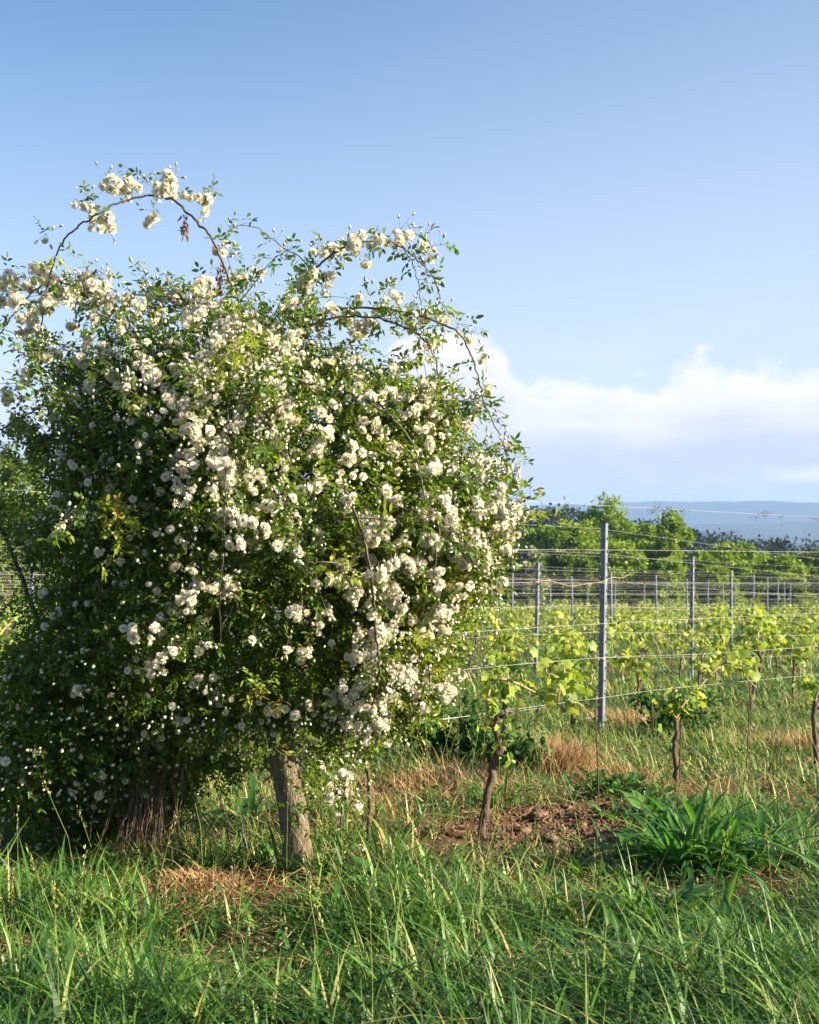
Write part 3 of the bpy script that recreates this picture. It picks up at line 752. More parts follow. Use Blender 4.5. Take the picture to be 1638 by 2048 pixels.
def sprays(pos, t, L, nl, size, young=None, colshift=0.0):
    """twigs with compound leaves; pos,t (N,3)"""
    n = len(pos); t = unit(t)
    tw = twigs(pos, pos + t * L[:, None], .0016)
    idx = np.repeat(np.arange(n), nl); m_ = len(idx)
    sp_ = np.tile((np.arange(nl) + 1) / nl, n) + .08 * rng.normal(size=m_)
    lb = pos[idx] + t[idx] * (L[idx] * sp_)[:, None]
    perp = rdir(m_); perp = unit(perp - t[idx] * (perp * t[idx]).sum(1, keepdims=True))
    ld = unit(perp + t[idx] * .55 + [0, 0, -.12])
    rach = size * (1.0 + .4 * R(m_))
    hint = unit(rdir(m_) * .7 + [0, 0, .8]); side = unit(np.cross(ld, hint))
    lp, dd, ss, hh, rr = [], [], [], [], []
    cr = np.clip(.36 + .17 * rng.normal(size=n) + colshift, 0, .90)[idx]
    for (a_, sd, sc) in ((1.0, 0, 1.0), (.72, 1, .86), (.72, -1, .86), (.30, 1, .7), (.30, -1, .7)):
        keep = np.ones(m_, bool) if abs(a_ - .3) > .01 else R(m_) < .6
        q = lb + ld * (rach * a_)[:, None]
        d_ = ld if sd == 0 else unit(ld * .6 + side * sd)
        d_ = unit(d_ + rng.normal(size=(m_, 3)) * .15 + [0, 0, -.12])
        lp.append(q[keep]); dd.append(d_[keep]); ss.append((size * sc * (0.8 + .4 * R(m_)))[keep]); hh.append((hint + rng.normal(size=(m_, 3)) * .35)[keep]); rr.append((cr + .07 * rng.normal(size=m_))[keep])
    lp = np.concatenate(lp); dd = np.concatenate(dd); ss = np.concatenate(ss); hh = np.concatenate(hh); rr = np.clip(np.concatenate(rr), 0, 1)
    lf = place(LV, LF, lp, dd, hh, np.stack([ss * .46, ss, ss * .8], 1), rr)
    return lf, tw

# petals and flowers
def flower_proto():
    vs, fs, rn = [], [], []
    k = 0
    for ring, (np_, tilt, ln, wd, z) in enumerate(((9, 5, 1.0, .62, 0), (9, 28, .92, .56, .05), (8, 50, .78, .48, .08), (6, 68, .58, .38, .10), (4, 82, .42, .30, .12))):
        for i in range(np_):
            a_ = 2 * math.pi * (i + .5 * (ring % 2) + .25 * R()) / np_; tl = math.radians(tilt + 12 * rng.normal()); l_ = ln * (.88 + .2 * R())
            pet = np.array([[0, 0, 0], [-.5 * wd, .55 * l_, .05], [-.34 * wd, .95 * l_, -.02], [0, .90 * l_, .03], [.34 * wd, .97 * l_, -.02], [.5 * wd, .55 * l_, .05]])
            x, y, z_ = pet.T
            y2 = y * math.cos(tl) - z_ * math.sin(tl); z2 = y * math.sin(tl) + z_ * math.cos(tl) + z
            X = x * math.cos(a_) - y2 * math.sin(a_); Y = x * math.sin(a_) + y2 * math.cos(a_)
            vs.append(np.stack([X, Y, z2], 1)); fs.append(LF + k); k += 6
            rn += [max(0, 1 - ring * .22)] * 2
    v = np.vstack(vs)
    v = np.stack([v[:, 0], v[:, 2] - .1, -v[:, 1]], 1) * .5           # flower looks along +Y
    return v, np.vstack(fs), np.array(rn)
FL = [flower_proto() for _ in range(4)]
BV = np.array([[0, 0, 0], [.34, .3, 0], [0, .3, .34], [-.34, .3, 0], [0, .3, -.34], [.30, .7, .0], [0, .7, .30], [-.30, .7, 0], [0, .7, -.30], [0, 1, 0]], float)
BF = np.array([[0, 2, 1], [0, 3, 2], [0, 4, 3], [0, 1, 4], [1, 2, 6], [1, 6, 5], [2, 3, 7], [2, 7, 6], [3, 4, 8], [3, 8, 7], [4, 1, 5], [4, 5, 8], [5, 6, 9], [6, 7, 9], [7, 8, 9], [8, 5, 9]])
def flowers(pos, d, size):
    out = []
    which = rng.integers(0, 4, len(pos))
    for w in range(4):
        k = which == w
        if not k.any(): continue
        v, f, r = place(FL[w][0], FL[w][1], pos[k], d[k], rdir(int(k.sum())), size[k])
        rr = np.tile(FL[w][2], int(k.sum()))
        rr = np.clip(rr + .15 * rng.normal(size=len(rr)), 0, 1)
        out.append((v, f, rr, 0))
        cv, cf, cr = place(BV, BF, pos[k] - d[k] * size[k][:, None] * .28, d[k], rdir(int(k.sum())), size[k] * .26)
        out.append((cv, cf, cr, 1))
    return out
def buds(pos, d, size):
    v, f, r = place(BV, BF, pos, d, rdir(len(pos)), size)
    v2, f2, r2 = place(BV, BF, pos - d * size[:, None] * .25, d, rdir(len(pos)), size * .7)
    return [(v, f, r, 2), (v2, f2, r2, 1)]
FMATS = [M_PETAL, M_CALYX, M_BUD, M_TWIG]
def cluster(c, rpx, depth_axis=None, fsize=.056):
    """a truss of double flowers about the point c; rpx is its radius in photo pixels"""
    rad = rpx / F * 6.0
    n = max(1, int(1.35 * (rpx / (14 * fsize / .06)) ** 2))
    q = rdir(n) * (rad * .78 * R(n)[:, None] ** .5) * np.array([1, .75, .92]) if n > 1 else np.zeros((1, 3))
    base = c + np.array([0, .02, .03 + rad * .3])
    pos = c + q
    d = unit(q * 22 + np.array([.25, -.75, -.12]) + rng.normal(size=(n, 3)) * .45)
    sz = fsize * (.75 + .4 * R(n)) * (0.9 if rpx < 16 else 1)
    parts = flowers(pos, d, sz)
    tv, tf = twigs(np.repeat(base[None], n, 0), pos - d * sz[:, None] * .3, .0012)
    parts.append((tv, tf, .5, 3))
    nb = rng.integers(1, 4)
    bp = c + rdir(nb) * rad * 1.15
    parts += buds(bp, unit(bp - base), .014 + .008 * R(nb))
    tv, tf = twigs(np.repeat(base[None], nb, 0), bp, .0010); parts.append((tv, tf, .5, 3))
    return parts

ARCH = [(235, 378, 32), (205, 443, 28), (325, 375, 30), (306, 440, 20), (408, 402, 24), (445, 500, 17), (262, 392, 14), (338, 350, 9), (150, 411, 8), (90, 482, 10), (418, 385, 10), (208, 372, 12), (350, 385, 12), (212, 460, 18),
        (20, 560, 28), (10, 600, 26), (88, 545, 30), (130, 578, 28), (190, 563, 34), (60, 662, 28), (85, 622, 24), (42, 640, 20), (100, 598, 22), (400, 570, 24), (500, 547, 14), (65, 715, 10), (60, 748, 12), (195, 585, 18),
        (710, 488, 26), (790, 475, 24), (820, 470, 12), (845, 487, 12), (655, 500, 20), (640, 498, 14), (600, 575, 24), (650, 560, 16), (730, 525, 12), (720, 598, 16), (790, 600, 12), (730, 650, 26), (720, 668, 18), (895, 635, 14),
        (945, 678, 15), (968, 722, 12), (975, 782, 12), (1018, 893, 6), (1033, 941, 6), (855, 682, 18), (845, 640, 16), (600, 655, 24), (640, 640, 20), (745, 640, 14), (870, 500, 7), (770, 600, 10), (690, 640, 14), (940, 845, 18), (925, 790, 12)]
BODY = [(440, 640, 26), (170, 682, 20), (200, 692, 16), (150, 652, 14), (300, 750, 28), (255, 768, 24), (225, 748, 16), (115, 820, 26), (20, 795, 30), (50, 770, 16), (35, 855, 30), (90, 885, 22), (160, 790, 20), (190, 775, 20), (5, 905, 12),
        (395, 858, 30), (370, 866, 16), (435, 925, 30), (460, 945, 20), (502, 962, 22), (445, 900, 16), (530, 778, 30), (540, 740, 22), (640, 872, 26), (645, 832, 20), (702, 905, 26), (600, 982, 18), (628, 975, 14), (692, 995, 26), (545, 1010, 22),
        (500, 1046, 18), (722, 770, 30), (740, 792, 18), (733, 850, 24), (800, 906, 22), (855, 942, 24), (860, 888, 16), (775, 982, 18), (745, 1070, 24), (782, 1128, 18), (757, 1152, 24), (770, 1040, 18), (885, 1000, 20), (903, 1032, 16),
        (950, 1012, 22), (1030, 967, 20), (1042, 1000, 16), (1062, 1030, 8), (1045, 1040, 7), (985, 1018, 16), (880, 1080, 18), (905, 1078, 14), (955, 1110, 18), (720, 1184, 11), (600, 1226, 20), (640, 1250, 12), (565, 1088, 16), (270, 1266, 20),
        (298, 1285, 9), (309, 1255, 8), (330, 1312, 14), (347, 1302, 9), (398, 1302, 12), (417, 1290, 9), (155, 1380, 11), (345, 1412, 11), (750, 1270, 28), (772, 1262, 14), (718, 1266, 9), (728, 1368, 12), (795, 1342, 26), (745, 1362, 10),
        (845, 1436, 11), (858, 1362, 16), (548, 1422, 18), (578, 1425, 16), (660, 1598, 18), (690, 1587, 9), (722, 1696, 10), (198, 1104, 13), (266, 998, 8), (145, 1585, 9), (197, 1591, 10), (205, 1551, 8), (385, 1140, 9), (350, 1133, 9),
        (470, 1090, 14), (575, 1300, 12), (505, 1280, 10), (690, 1450, 11), (775, 1440, 18), (765, 1480, 16), (640, 1530, 9), (840, 800, 16), (880, 770, 14), (620, 760, 20), (580, 830, 16), (680, 700, 16), (470, 690, 16), (350, 690, 16), (310, 640, 14), (240, 650, 14)]
cl = []
for (x, y, r) in ARCH: cl.append((r, P(x, y, 6.45 + .12 * rng.normal()), 1))
for (x, y, r) in BODY: cl.append((r, front(x, y, .05), 0))
for (x, y, r) in [(700, 628, 12), (665, 622, 14), (820, 655, 12), (880, 648, 12), (915, 668, 10), (830, 628, 10), (760, 612, 14), (610, 600, 16), (575, 620, 14), (630, 540, 14), (680, 505, 12), (760, 478, 14), (740, 490, 12), (860, 520, 8), (870, 690, 10), (860, 720, 10), (900, 780, 10),
                  (35, 600, 20), (65, 575, 20), (110, 570, 18), (150, 560, 20), (210, 590, 18), (75, 690, 12), (375, 395, 12), (285, 378, 14), (180, 420, 12), (470, 560, 12), (455, 610, 14), (425, 600, 14), (490, 640, 14), (530, 650, 14), (560, 660, 14), (320, 590, 12), (285, 570, 10), (350, 600, 14), (410, 570, 14), (255, 610, 14)]:
    cl.append((r, P(x, y, 6.45 + .1 * rng.normal()), 1))
order = sorted(range(len(cl)), key=lambda i: -cl[i][0])
rest = []
extra_leaf_pos = []
for rank, i in enumerate(order):
    r, c, isarch = cl[i]
    parts = cluster(c, r * (1.38 if isarch else 1.2))
    extra_leaf_pos.append(c)
    if rank < 100: mesh_obj('flower_cluster', parts, FMATS, bush)
    else: rest += parts

# looser scattered trusses: thick on the sunny side and the crown, thin on the shaded lower left
def fw(x, y):
    w = np.clip((x - 330) / 380, 0.02, 1) * np.clip((1560 - y) / 420, .12, 1)
    w = np.maximum(w, np.clip((900 - y) / 190, 0, 1) * .55)
    w = w * np.where(fnoise(x / 90., y / 90., 0, 1.0) > .05, 1.15, .22)
    w = np.where((x > 540) & (y > 1050), w * .8, w)
    return w
x, y, s = sample_hull(1020, lambda a_, b2: fw(a_, b2), .14, .78)
pc = bush_pt(x, y, s * 1.02); pc = pc + unit((pc - CEN) * [.6, 1, .6]) * .13
for i in range(len(pc)):
    rest += cluster(pc[i], 8 + 16 * R() ** 1.8, fsize=.044)
x, y, s = sample_hull(360, lambda a_, b2: .35 + 0 * a_, .12, .8)
pc = bush_pt(x, y, s * 1.02); pc = pc + unit((pc - CEN) * [.6, 1, .6]) * .13; nrm = unit(pc - CEN + rng.normal(size=pc.shape) * .3)
rest += flowers(pc, nrm, .030 + .014 * R(len(pc)))
x, y, s = sample_hull(2300, None, .15, .8)
pc = bush_pt(x, y, s * 1.02) + rng.normal(size=(2300, 3)) * .03; pc = pc + unit((pc - CEN) * [.6, 1, .6]) * .13; nrm = unit(pc - CEN + rng.normal(size=pc.shape) * .5)
rest += buds(pc, nrm, .013 + .012 * R(len(pc)))

# canes traced from the photo: (points, photo radius px, surface?)
CAN = [([(470, 1000), (485, 850), (492, 680), (480, 610), (450, 540), (425, 480), (395, 445), (360, 410), (330, 393), (290, 392), (240, 405), (200, 425), (160, 450), (130, 478), (105, 530), (92, 590), (83, 660), (80, 720), (90, 790), (105, 850), (125, 900), (165, 950), (200, 985)], 4.2, 1.2, 6.35, 0),
       ([(330, 950), (290, 850), (240, 735), (215, 670), (195, 625), (172, 592), (140, 570), (100, 560), (60, 590), (25, 630), (0, 668), (-30, 720)], 4.5, 1.5, 6.5, .3),
       ([(455, 463), (480, 452), (520, 458), (560, 490), (600, 515), (630, 545)][::-1], 2.0, .8, 6.5, .5),
       ([(500, 760), (545, 680), (600, 600), (625, 545), (665, 510), (700, 490), (745, 482), (790, 487), (830, 515), (860, 545), (880, 590), (888, 640), (885, 700)], 4.0, .9, 6.45, .9),
       ([(800, 488), (822, 520), (837, 570), (846, 640), (850, 720), (853, 820)], 1.6, .8, 6.42, .3),
       ([(560, 680), (620, 650), (700, 632), (770, 640), (830, 665), (862, 700), (880, 760), (888, 830), (890, 890), (893, 930)], 3.6, 1.2, 6.3, .9),
       ([(570, 640), (640, 630), (700, 617), (770, 617), (830, 630), (900, 655), (935, 690), (955, 750), (970, 810), (1000, 870), (1013, 920), (1010, 980), (995, 1050)], 3.8, 1.1, 6.35, .8),
       ([(520, 712), (580, 708), (640, 728), (700, 745), (750, 790), (800, 820)], 2.6, 1.2, 6.2, .8),
       ([(590, 760), (640, 770), (700, 785), (745, 808), (790, 840), (820, 880), (838, 940), (852, 1000), (860, 1020)], 4.4, 1.5, 0, .4),
       ([(690, 980), (715, 1040), (733, 1100), (743, 1160), (748, 1230), (755, 1300), (758, 1345), (750, 1400), (735, 1450), (715, 1500), (690, 1580), (675, 1680)], 3.8, 1.8, 0, .15),
       ([(458, 800), (455, 900), (450, 980), (447, 1080), (440, 1200), (441, 1310)], 1.7, .9, 0, .0),
       ([(872, 1085), (868, 1150), (845, 1220), (825, 1270), (806, 1320)], 1.8, 1.0, 0, .0),
       ([(900, 1055), (935, 1100), (950, 1150), (945, 1220), (925, 1262), (880, 1300)], 1.8, .9, 0, .2),
       ([(960, 1120), (978, 1170), (990, 1225), (985, 1290), (950, 1330)], 1.8, .9, 0, .2),
       ([(385, 660), (425, 712), (470, 765), (520, 832), (560, 900), (600, 950), (650, 985)], 2.4, 1.2, 0, .4),
       ([(740, 960), (790, 1010), (860, 1030), (910, 1060), (960, 1120), (990, 1170)], 2.6, 1.2, 0, .5),
       ([(560, 1110), (640, 1125), (700, 1120), (735, 1100)], 2.6, 2, 0, .1),
       ([(440, 1590), (450, 1640), (462, 1700), (472, 1760)], 2.0, 1.6, 5.95, 0),
       ([(20, 1740), (110, 1722), (170, 1712), (210, 1700), (255, 1680)], 2.6, 1.5, 5.9, .0),
       ([(0, 860), (50, 830), (90, 810), (150, 800), (230, 830)][::-1], 2.8, 1.5, 6.3, .9),
       ([(560, 900), (690, 980), (800, 1120), (850, 1250), (860, 1400)], 2.6, 1.3, 6.1, .4),
       ([(300, 1580), (360, 1480), (410, 1400), (430, 1300), (440, 1150), (480, 950)], 13, 7, 6.5, 0), ([(290, 1800), (300, 1700), (300, 1600), (280, 1450), (250, 1250), (260, 1000), (290, 850)], 15, 6, 6.45, 0),
       ([(320, 1800), (335, 1680), (340, 1560), (330, 1400), (400, 1200), (520, 1000), (600, 850)], 12, 5, 6.6, 0), ([(270, 1800), (240, 1650), (180, 1500), (120, 1350), (60, 1200), (0, 1050)], 10, 4, 6.5, .2),
       ([(310, 1790), (360, 1600), (480, 1420), (620, 1250), (760, 1100), (860, 980)], 9, 3, 6.6, .1)]
lp, ld = [], []
for pts, r0, r1, dd, lv in CAN:
    if dd == 0: w = np.array([front(a_, b2, .07) for a_, b2 in pts])
    else: w = np.array([P(a_, b2, dd + .05 * math.sin(i * .9)) for i, (a_, b2) in enumerate(pts)])
    sp_ = smooth_path(w, 6); sp_ += rng.normal(size=sp_.shape) * .0032
    mesh_obj('cane', [tube(sp_, np.linspace(r0 * (.76 if r0 < 6 else 1.25), r1 * .8, len(sp_)) / F * 6.2, 7)], [M_CANE], bush, smooth=True)
    if lv:
        L_ = np.linalg.norm(np.diff(sp_, axis=0), axis=1).sum(); m_ = int(L_ * (25 if dd == 6.35 and lv < .1 else 17) * lv) + 1
        ii_ = (R(m_) ** .8 * (len(sp_) - 2)).astype(int) if lv > .25 else rng.integers(0, len(sp_) - 1, m_)
        lp.append(sp_[ii_]); tg = unit(sp_[ii_ + 1] - sp_[ii_]); ld.append(unit(rdir(m_) + tg * .3))
# many finer canes that arch out of the crown and droop
NC = 64
x, y, s = sample_hull(NC * 8, lambda a_, b2: np.where(b2 < 1150, .5 + .5 * (a_ > 480), .10), .1, .72)
k = np.nonzero(thick(x, y) > .25)[0][:NC]; p0 = bush_pt(x[k], y[k], s[k])
for i in range(len(p0)):
    nn = unit(((p0[i] - CEN) * [1, .8, 1])[None])[0]; d_ = unit((nn * .8 + np.array([.28 if x[k[i]] > 420 else -.25, 0, .75]) + rng.normal(size=3) * .28)[None])[0]
    step = .045 + .02 * R(); q = [p0[i] - nn * .12]; m_ = int(8 + 9 * R())
    for j in range(m_):
        q.append(q[-1] + d_ * step); d_ = unit((d_ + np.array([0, 0, -.10 - .06 * R()]) + rng.normal(size=3) * .07)[None])[0]
    q = [v_ for v_ in q if 819 + v_[0] / v_[1] * F < 1030 or v_[2] > 1.9]
    if len(q) < 6: continue
    sp_ = smooth_path(q, 3); mesh_obj('cane', [tube(sp_, np.linspace(.0042, .0011, len(sp_)), 5)], [M_CANE], bush, smooth=True)
    n3 = int(len(sp_) * .42); ii_ = rng.integers(2, len(sp_) - 1, n3); lp.append(sp_[ii_]); ld.append(unit(rdir(n3) + unit(sp_[ii_ + 1] - sp_[ii_]) * .3))
    if x[k[i]] > 330 or y[k[i]] < 860:
        for j in range(4, len(sp_) - 1, 8):
            if R() < .8: rest += cluster(sp_[j] + rng.normal(size=3) * .015 - [0, 0, .015], 8 + 11 * R() ** 1.5, fsize=.046)
# clusters get leafy spurs of their own
ec = np.array(extra_leaf_pos)
for rep in range(1):
    lp.append(ec + rng.normal(size=ec.shape) * .022 + [0, .03, .03]); ld.append(unit(rdir(len(ec)) + [0, .2, .45]))
lp = np.concatenate(lp); ld = np.concatenate(ld)
foli = []
lf, tw = sprays(lp, ld, .02 + .03 * R(len(lp)), 2, .040, colshift=.10)
foli += [(*lf, 0), (*tw, .5, 1)]
# buds in small upright trusses along the arching canes
bp = np.repeat(lp[::2], 3, 0) + rng.normal(size=(len(lp[::2]) * 3, 3)) * .024; bb = np.repeat(lp[::2], 3, 0); bp[:, 2] += .035
rest += buds(bp, unit(bp - bb), .013 + .009 * R(len(bp)))
tv, tf = twigs(bb, bp, .0009); rest.append((tv, tf, .5, 3))
bl = mesh_obj('blossoms', rest, FMATS, bush); bl['kind'] = 'stuff'

NS = 10500
x, y, s = sample_hull(NS, dens, .36, .66)
pc = bush_pt(x, y, s)
nrm = unit((pc - CEN) * [1, 1.25, 1])
sun_side = np.clip((x - 350) / 600, 0, 1)  # sunlight put into the leaf colour: lighter, yellower leaves towards the right
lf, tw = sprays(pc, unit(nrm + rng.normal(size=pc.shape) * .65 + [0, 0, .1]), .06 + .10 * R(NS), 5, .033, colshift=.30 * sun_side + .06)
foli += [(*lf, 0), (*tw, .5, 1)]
# long loose shoots that break the outline
NL = 330
x, y, s = sample_hull(NL * 4, None, .3, .6); k = sdf(x, y) < 60; x, y, s = x[k][:NL], y[k][:NL], s[k][:NL]
pc = bush_pt(x, y, s); nl_ = len(pc); nrm = unit((pc - CEN) * [1, 1, 1])
for step in range(3):
    tdir = unit(nrm + rng.normal(size=pc.shape) * .4 + [0, 0, .25 - .35 * step])
    lf, tw = sprays(pc, tdir, np.full(nl_, .075), 3, .034, colshift=.16)
    foli += [(*lf, 0), (*tw, .5, 1)]; pc = pc + tdir * .08
n = 30; q = np.array([P(a_, b2, 5.95) for a_, b2 in zip(570 + 110 * R(n), 1470 + 190 * R(n))])
q = q[(np.abs(np.sin(np.arange(n) * 1.3)) > .2)]
lf, tw = sprays(q, unit(rdir(len(q)) + [.3, -.2, -.2]), .05 + .05 * R(len(q)), 4, .033, colshift=.1); foli += [(*lf, 0), (*tw, .5, 1)]
mesh_obj('foliage', foli, [M_LEAF, M_TWIG], bush)
# fresh yellow and russet shoots
yp = []
for (a_, b2, n) in ((230, 1060, 18), (215, 1020, 12), (360, 610, 14), (480, 700, 14), (20, 872, 12), (850, 690, 6), (500, 1385, 8), (560, 1500, 5), (820, 1290, 6), (905, 1280, 6), (110, 525, 4), (820, 625, 5), (1055, 1015, 7), (870, 800, 8), (690, 1130, 6)):
    c = front(a_, b2, .17) if sdf(a_, b2) > 0 else P(a_, b2, 6.4)
    yp.append(c + rng.normal(size=(n, 3)) * .045)
yp = np.concatenate(yp)
lf, tw = sprays(yp, unit(rdir(len(yp)) + [0, -.4, .3]), .03 + .03 * R(len(yp)), 3, .036, colshift=.1)
mesh_obj('young_shoots', [(*lf, 0), (*tw, .5, 1)], [M_YOUNG, M_TWIG], bush)['kind'] = 'stuff'
# withered trusses hanging from the first arch
for (a_, b2, h_) in ((369, 458, 30), (440, 560, 60)):
    c = P(a_, b2, 6.34); n = 46
    q = c + rng.normal(size=(n, 3)) * [.009, .009, h_ / F * 6.3 * .42]
    d_ = unit(rng.normal(size=(n, 3)) * .5 + [0, 0, -1])
    v1, f1, r1 = place(LV, LF, q, d_, rdir(n), np.stack([np.full(n, .010), np.full(n, .028), np.full(n, .02)], 1))
    t1 = tube(np.array([P(a_ + 3, b2 - h_ * .9, 6.34), c]), .0012, 4)
    mesh_obj('withered_truss', [(v1, f1, r1), t1], [M_DEAD], bush)
# dry tangle hanging round the foot of the stems
dp = []
for i in range(110):
    px = 298 + 36 * rng.normal(); y0 = 1480 + 160 * R(); y1 = 1700 + 160 * R(); d_ = 6.32 + .12 * rng.normal()
    a_ = P(px, y0, d_); b2 = P(px + 26 * rng.normal() - 12, y1, d_); mid = (a_ + b2) / 2 + rng.normal(size=3) * .03
    q = (a_ * .3 + b2 * .7) + rng.normal(size=3) * .03
    dp.append(tube(smooth_path([a_, mid, q, b2], 3), .0008 + .0013 * R(), 4))
mesh_obj('dry_stems', dp, [M_DRY], bush)['kind'] = 'stuff'
rebase(bush)

# ------------------------------------------------------------------ grass and weeds
def blades(pos, az, h, w, lean, curve, seg=4):
    n = len(pos); t = np.linspace(0, 1, seg + 1)
    dirx = np.stack([np.cos(az), np.sin(az), 0 * az], 1)
    sidx = np.stack([-np.sin(az + .5 * rng.normal(size=n)), np.cos(az + .4), 0 * az], 1)
    L = []
    for k_, tk in enumerate(t):
        out = lean * tk + curve * tk ** 2.2
        up = tk - .45 * curve * tk ** 3
        c = pos + dirx * (h * out)[:, None] + np.array([0, 0, 1.0]) * (h * up)[:, None]
        wd = w * (1 - tk ** 1.8) * (0.75 + .5 * math.sin(math.pi * min(1, tk + .1))) * .5 + .0002
        L += [c - sidx * wd[:, None], c + sidx * wd[:, None]]
    v = np.stack(L, 1).reshape(-1, 3); m_ = 2 * (seg + 1)
    f1 = np.array([[2 * k_, 2 * k_ + 1, 2 * k_ + 3, 2 * k_ + 2] for k_ in range(seg)])
    f = (f1[None] + (np.arange(n) * m_)[:, None, None]).reshape(-1, 4)
    return v, f
def scatter(n, d0, d1, p=1.0, pad=.4, lim=None):
    u = R(n)
    d = (d0 ** (2 - p) + u * (d1 ** (2 - p) - d0 ** (2 - p))) ** (1 / (2 - p)) if p != 2 else d0 * (d1 / d0) ** u
    x = (R(n) * 2 - 1) * (.31 * d + pad)
    return x, d
WEEDS = [(1375, 1760, .26), (1470, 1755, .24), (1290, 1740, .22), (1330, 1860, .2), (1470, 1900, .18), (1575, 1820, .15), (380, 1840, .3), (300, 1800, .2)]
def weedmask(x, y):
    m_ = np.zeros_like(x)
    for px, py, r_ in WEEDS:
        d = 1.3 / ((py - 1050) / F - .0515); m_ = np.maximum(m_, np.exp(-(np.hypot(x - (px - 819) / F * d, y - d + .06) / r_) ** 4))
    return m_
def grass_layer(name, n, d0, d1, hmin, hmax, wmin, wmax, label, p=1.0, dry=.10, seg=4, fullness=1.0, kind='stuff'):
    x, y = scatter(n, d0, d1, p)
    cl_ = fnoise(x, y, 1, 2.6); k = (R(n) > bare(x, y) * 1.1 * (y < 14)) & (R(n) < .75 + .6 * cl_)
    k &= R(n) > .4 * weedmask(x, y)
    x, y, cl_ = x[k], y[k], cl_[k]; n = len(x)
    tuft = 0.03
    x = x + tuft * rng.normal(size=n) * .5; z = ground_z(x, y) - .01
    hh = (hmin + (hmax - hmin) * R(n) ** 1.5) * np.clip(.8 + .65 * cl_, .3, 1.6)
    rn = np.clip(.38 + .24 * rng.normal(size=n) + .12 * fnoise(x, y, 8, .9), 0, .9)
    dz = (R(n) < dry + .22 * np.clip(fnoise(x, y, 6, 1.1), 0, 1) * (y > 6)); rn[dz] = .88 + .12 * R(int(dz.sum()))
    v, f = blades(np.stack([x, y, z], 1), R(n) * 6.283, hh, wmin + (wmax - wmin) * R(n) ** 2, .10 + .6 * R(n) ** 1.6, .15 + 1.2 * R(n) ** 1.3, seg)
    o = mesh_obj(name, [(v, f, np.repeat(rn, seg))], [M_GRASS]); tag(o, label, 'grass', kind=kind)
    return o
grass_layer('grass', 70000, 2.9, 8.2, .04, .28, .004, .011, 'tall tangled green meadow grass in front of and around the bush', p=.9, dry=.04)
grass_layer('grass', 9000, 3.5, 7.8, .12, .34, .009, .019, 'broad bladed taller grass arching in the foreground', p=.9, dry=.03, seg=6)
grass_layer('grass', 60000, 7.8, 17, .06, .24, .004, .012, 'green and yellow grass between the front vine rows', p=.8, dry=.26)
grass_layer('grass', 46000, 16, 42, .08, .28, .012, .028, 'bright grass under the middle vine rows', p=1.0, dry=.2, seg=2)
grass_layer('grass', 22000, 40, 95, .12, .35, .03, .07, 'far grass beneath the last vine rows', p=1.0, dry=.12, seg=2)

# low herbs: rosettes of small rounded leaves covering the earth
def herbs(n, d0, d1, size, label):
    x, y = scatter(n, d0, d1, .9)
    k = (R(n) > bare(x, y) * .92) & (fnoise(x, y, 12, 2.0) > -.3); x, y = x[k], y[k]; n = len(x)
    z = ground_z(x, y) + .01 + .10 * R(n) ** 2
    d_ = unit(rng.normal(size=(n, 3)) * [1, 1, .35] + [0, 0, .2]); s_ = size * (.5 + R(n))
    v, f, r = place(LV, LF, np.stack([x, y, z], 1), d_, rdir(n) * .5 + [0, 0, 1], np.stack([s_ * .75, s_, s_], 1))
    o = mesh_obj('herbs', [(v, f, r)], [M_HERB]); tag(o, label, 'herbs', kind='stuff')
herbs(20000, 3.2, 8, .022, 'small leafy herbs growing among the foreground grass')
herbs(22000, 8, 22, .045, 'leafy herbs growing between the vine rows')

def broad_weed(px, py, n, ln, wd, label, mat=M_DOCK, up=1.0, spread=.12, group='broad leaved weeds in the grass', d=None, name='broad_leaved_weed'):
    if d is None:
        u = (py - 1050) / F; d = 1.3 / (u - .0515)
    b = P(px, py, d); b[2] = float(ground_z(b[0], b[1]))
    seg = 6; t = np.linspace(0, 1, seg + 1)
    V_, F_, R_ = [], [], []
    for i in range(int(n * 1.4)):
        az = R() * 6.283; L = ln * 1.05 * (.6 + .6 * R()); w = wd * .85 * (.5 + .8 * R()); el = math.radians(45 + 43 * R() ** .7 * up); cv = .5 + 1.0 * R()
        o_ = b + np.array([math.cos(az), math.sin(az), 0]) * spread * R() ** .5
        az += .5 * rng.normal(); h = np.array([math.cos(az), math.sin(az), 0]); sd = np.array([-math.sin(az), math.cos(az), 0])
        p_ = o_.copy(); e = el; rows = []
        for k_ in range(seg + 1):
            ww = w * (math.sin(math.pi * min(1, .12 + .88 * t[k_])) ** .7 if k_ < seg else 0.02) * (1 + .12 * math.sin(k_ * 2.3 + i)) * (.35 if k_ == 0 else 1)
            u_ = np.array([-math.sin(e) * h[0], -math.sin(e) * h[1], math.cos(e)])
            tw = .25 * math.sin(k_ * 1.1 + i) ; sdd = sd * math.cos(tw) + u_ * math.sin(tw)
            rows.append((p_ - sdd * ww * .5 + u_ * ww * .14, p_.copy(), p_ + sdd * ww * .5 + u_ * ww * .14))
            p_ = p_ + (h * math.cos(e) + np.array([0, 0, math.sin(e)])) * L / seg; e -= cv * 1.7 / seg
        o3 = len(V_) * 1
        vs = [q for r_ in rows for q in r_]; base_i = sum(1 for _ in V_)
        V_ += vs
        for k_ in range(seg):
            a0 = base_i + 3 * k_
            F_ += [[a0, a0 + 1, a0 + 4, a0 + 3], [a0 + 1, a0 + 2, a0 + 5, a0 + 4]]
        R_ += [R()] * (2 * seg)
    root = empty(name, label, 'weed', tuple(b), group)
    mesh_obj('leaves', [(np.array(V_), np.array(F_), np.array(R_))], [mat], root, smooth=True)
    rebase(root)
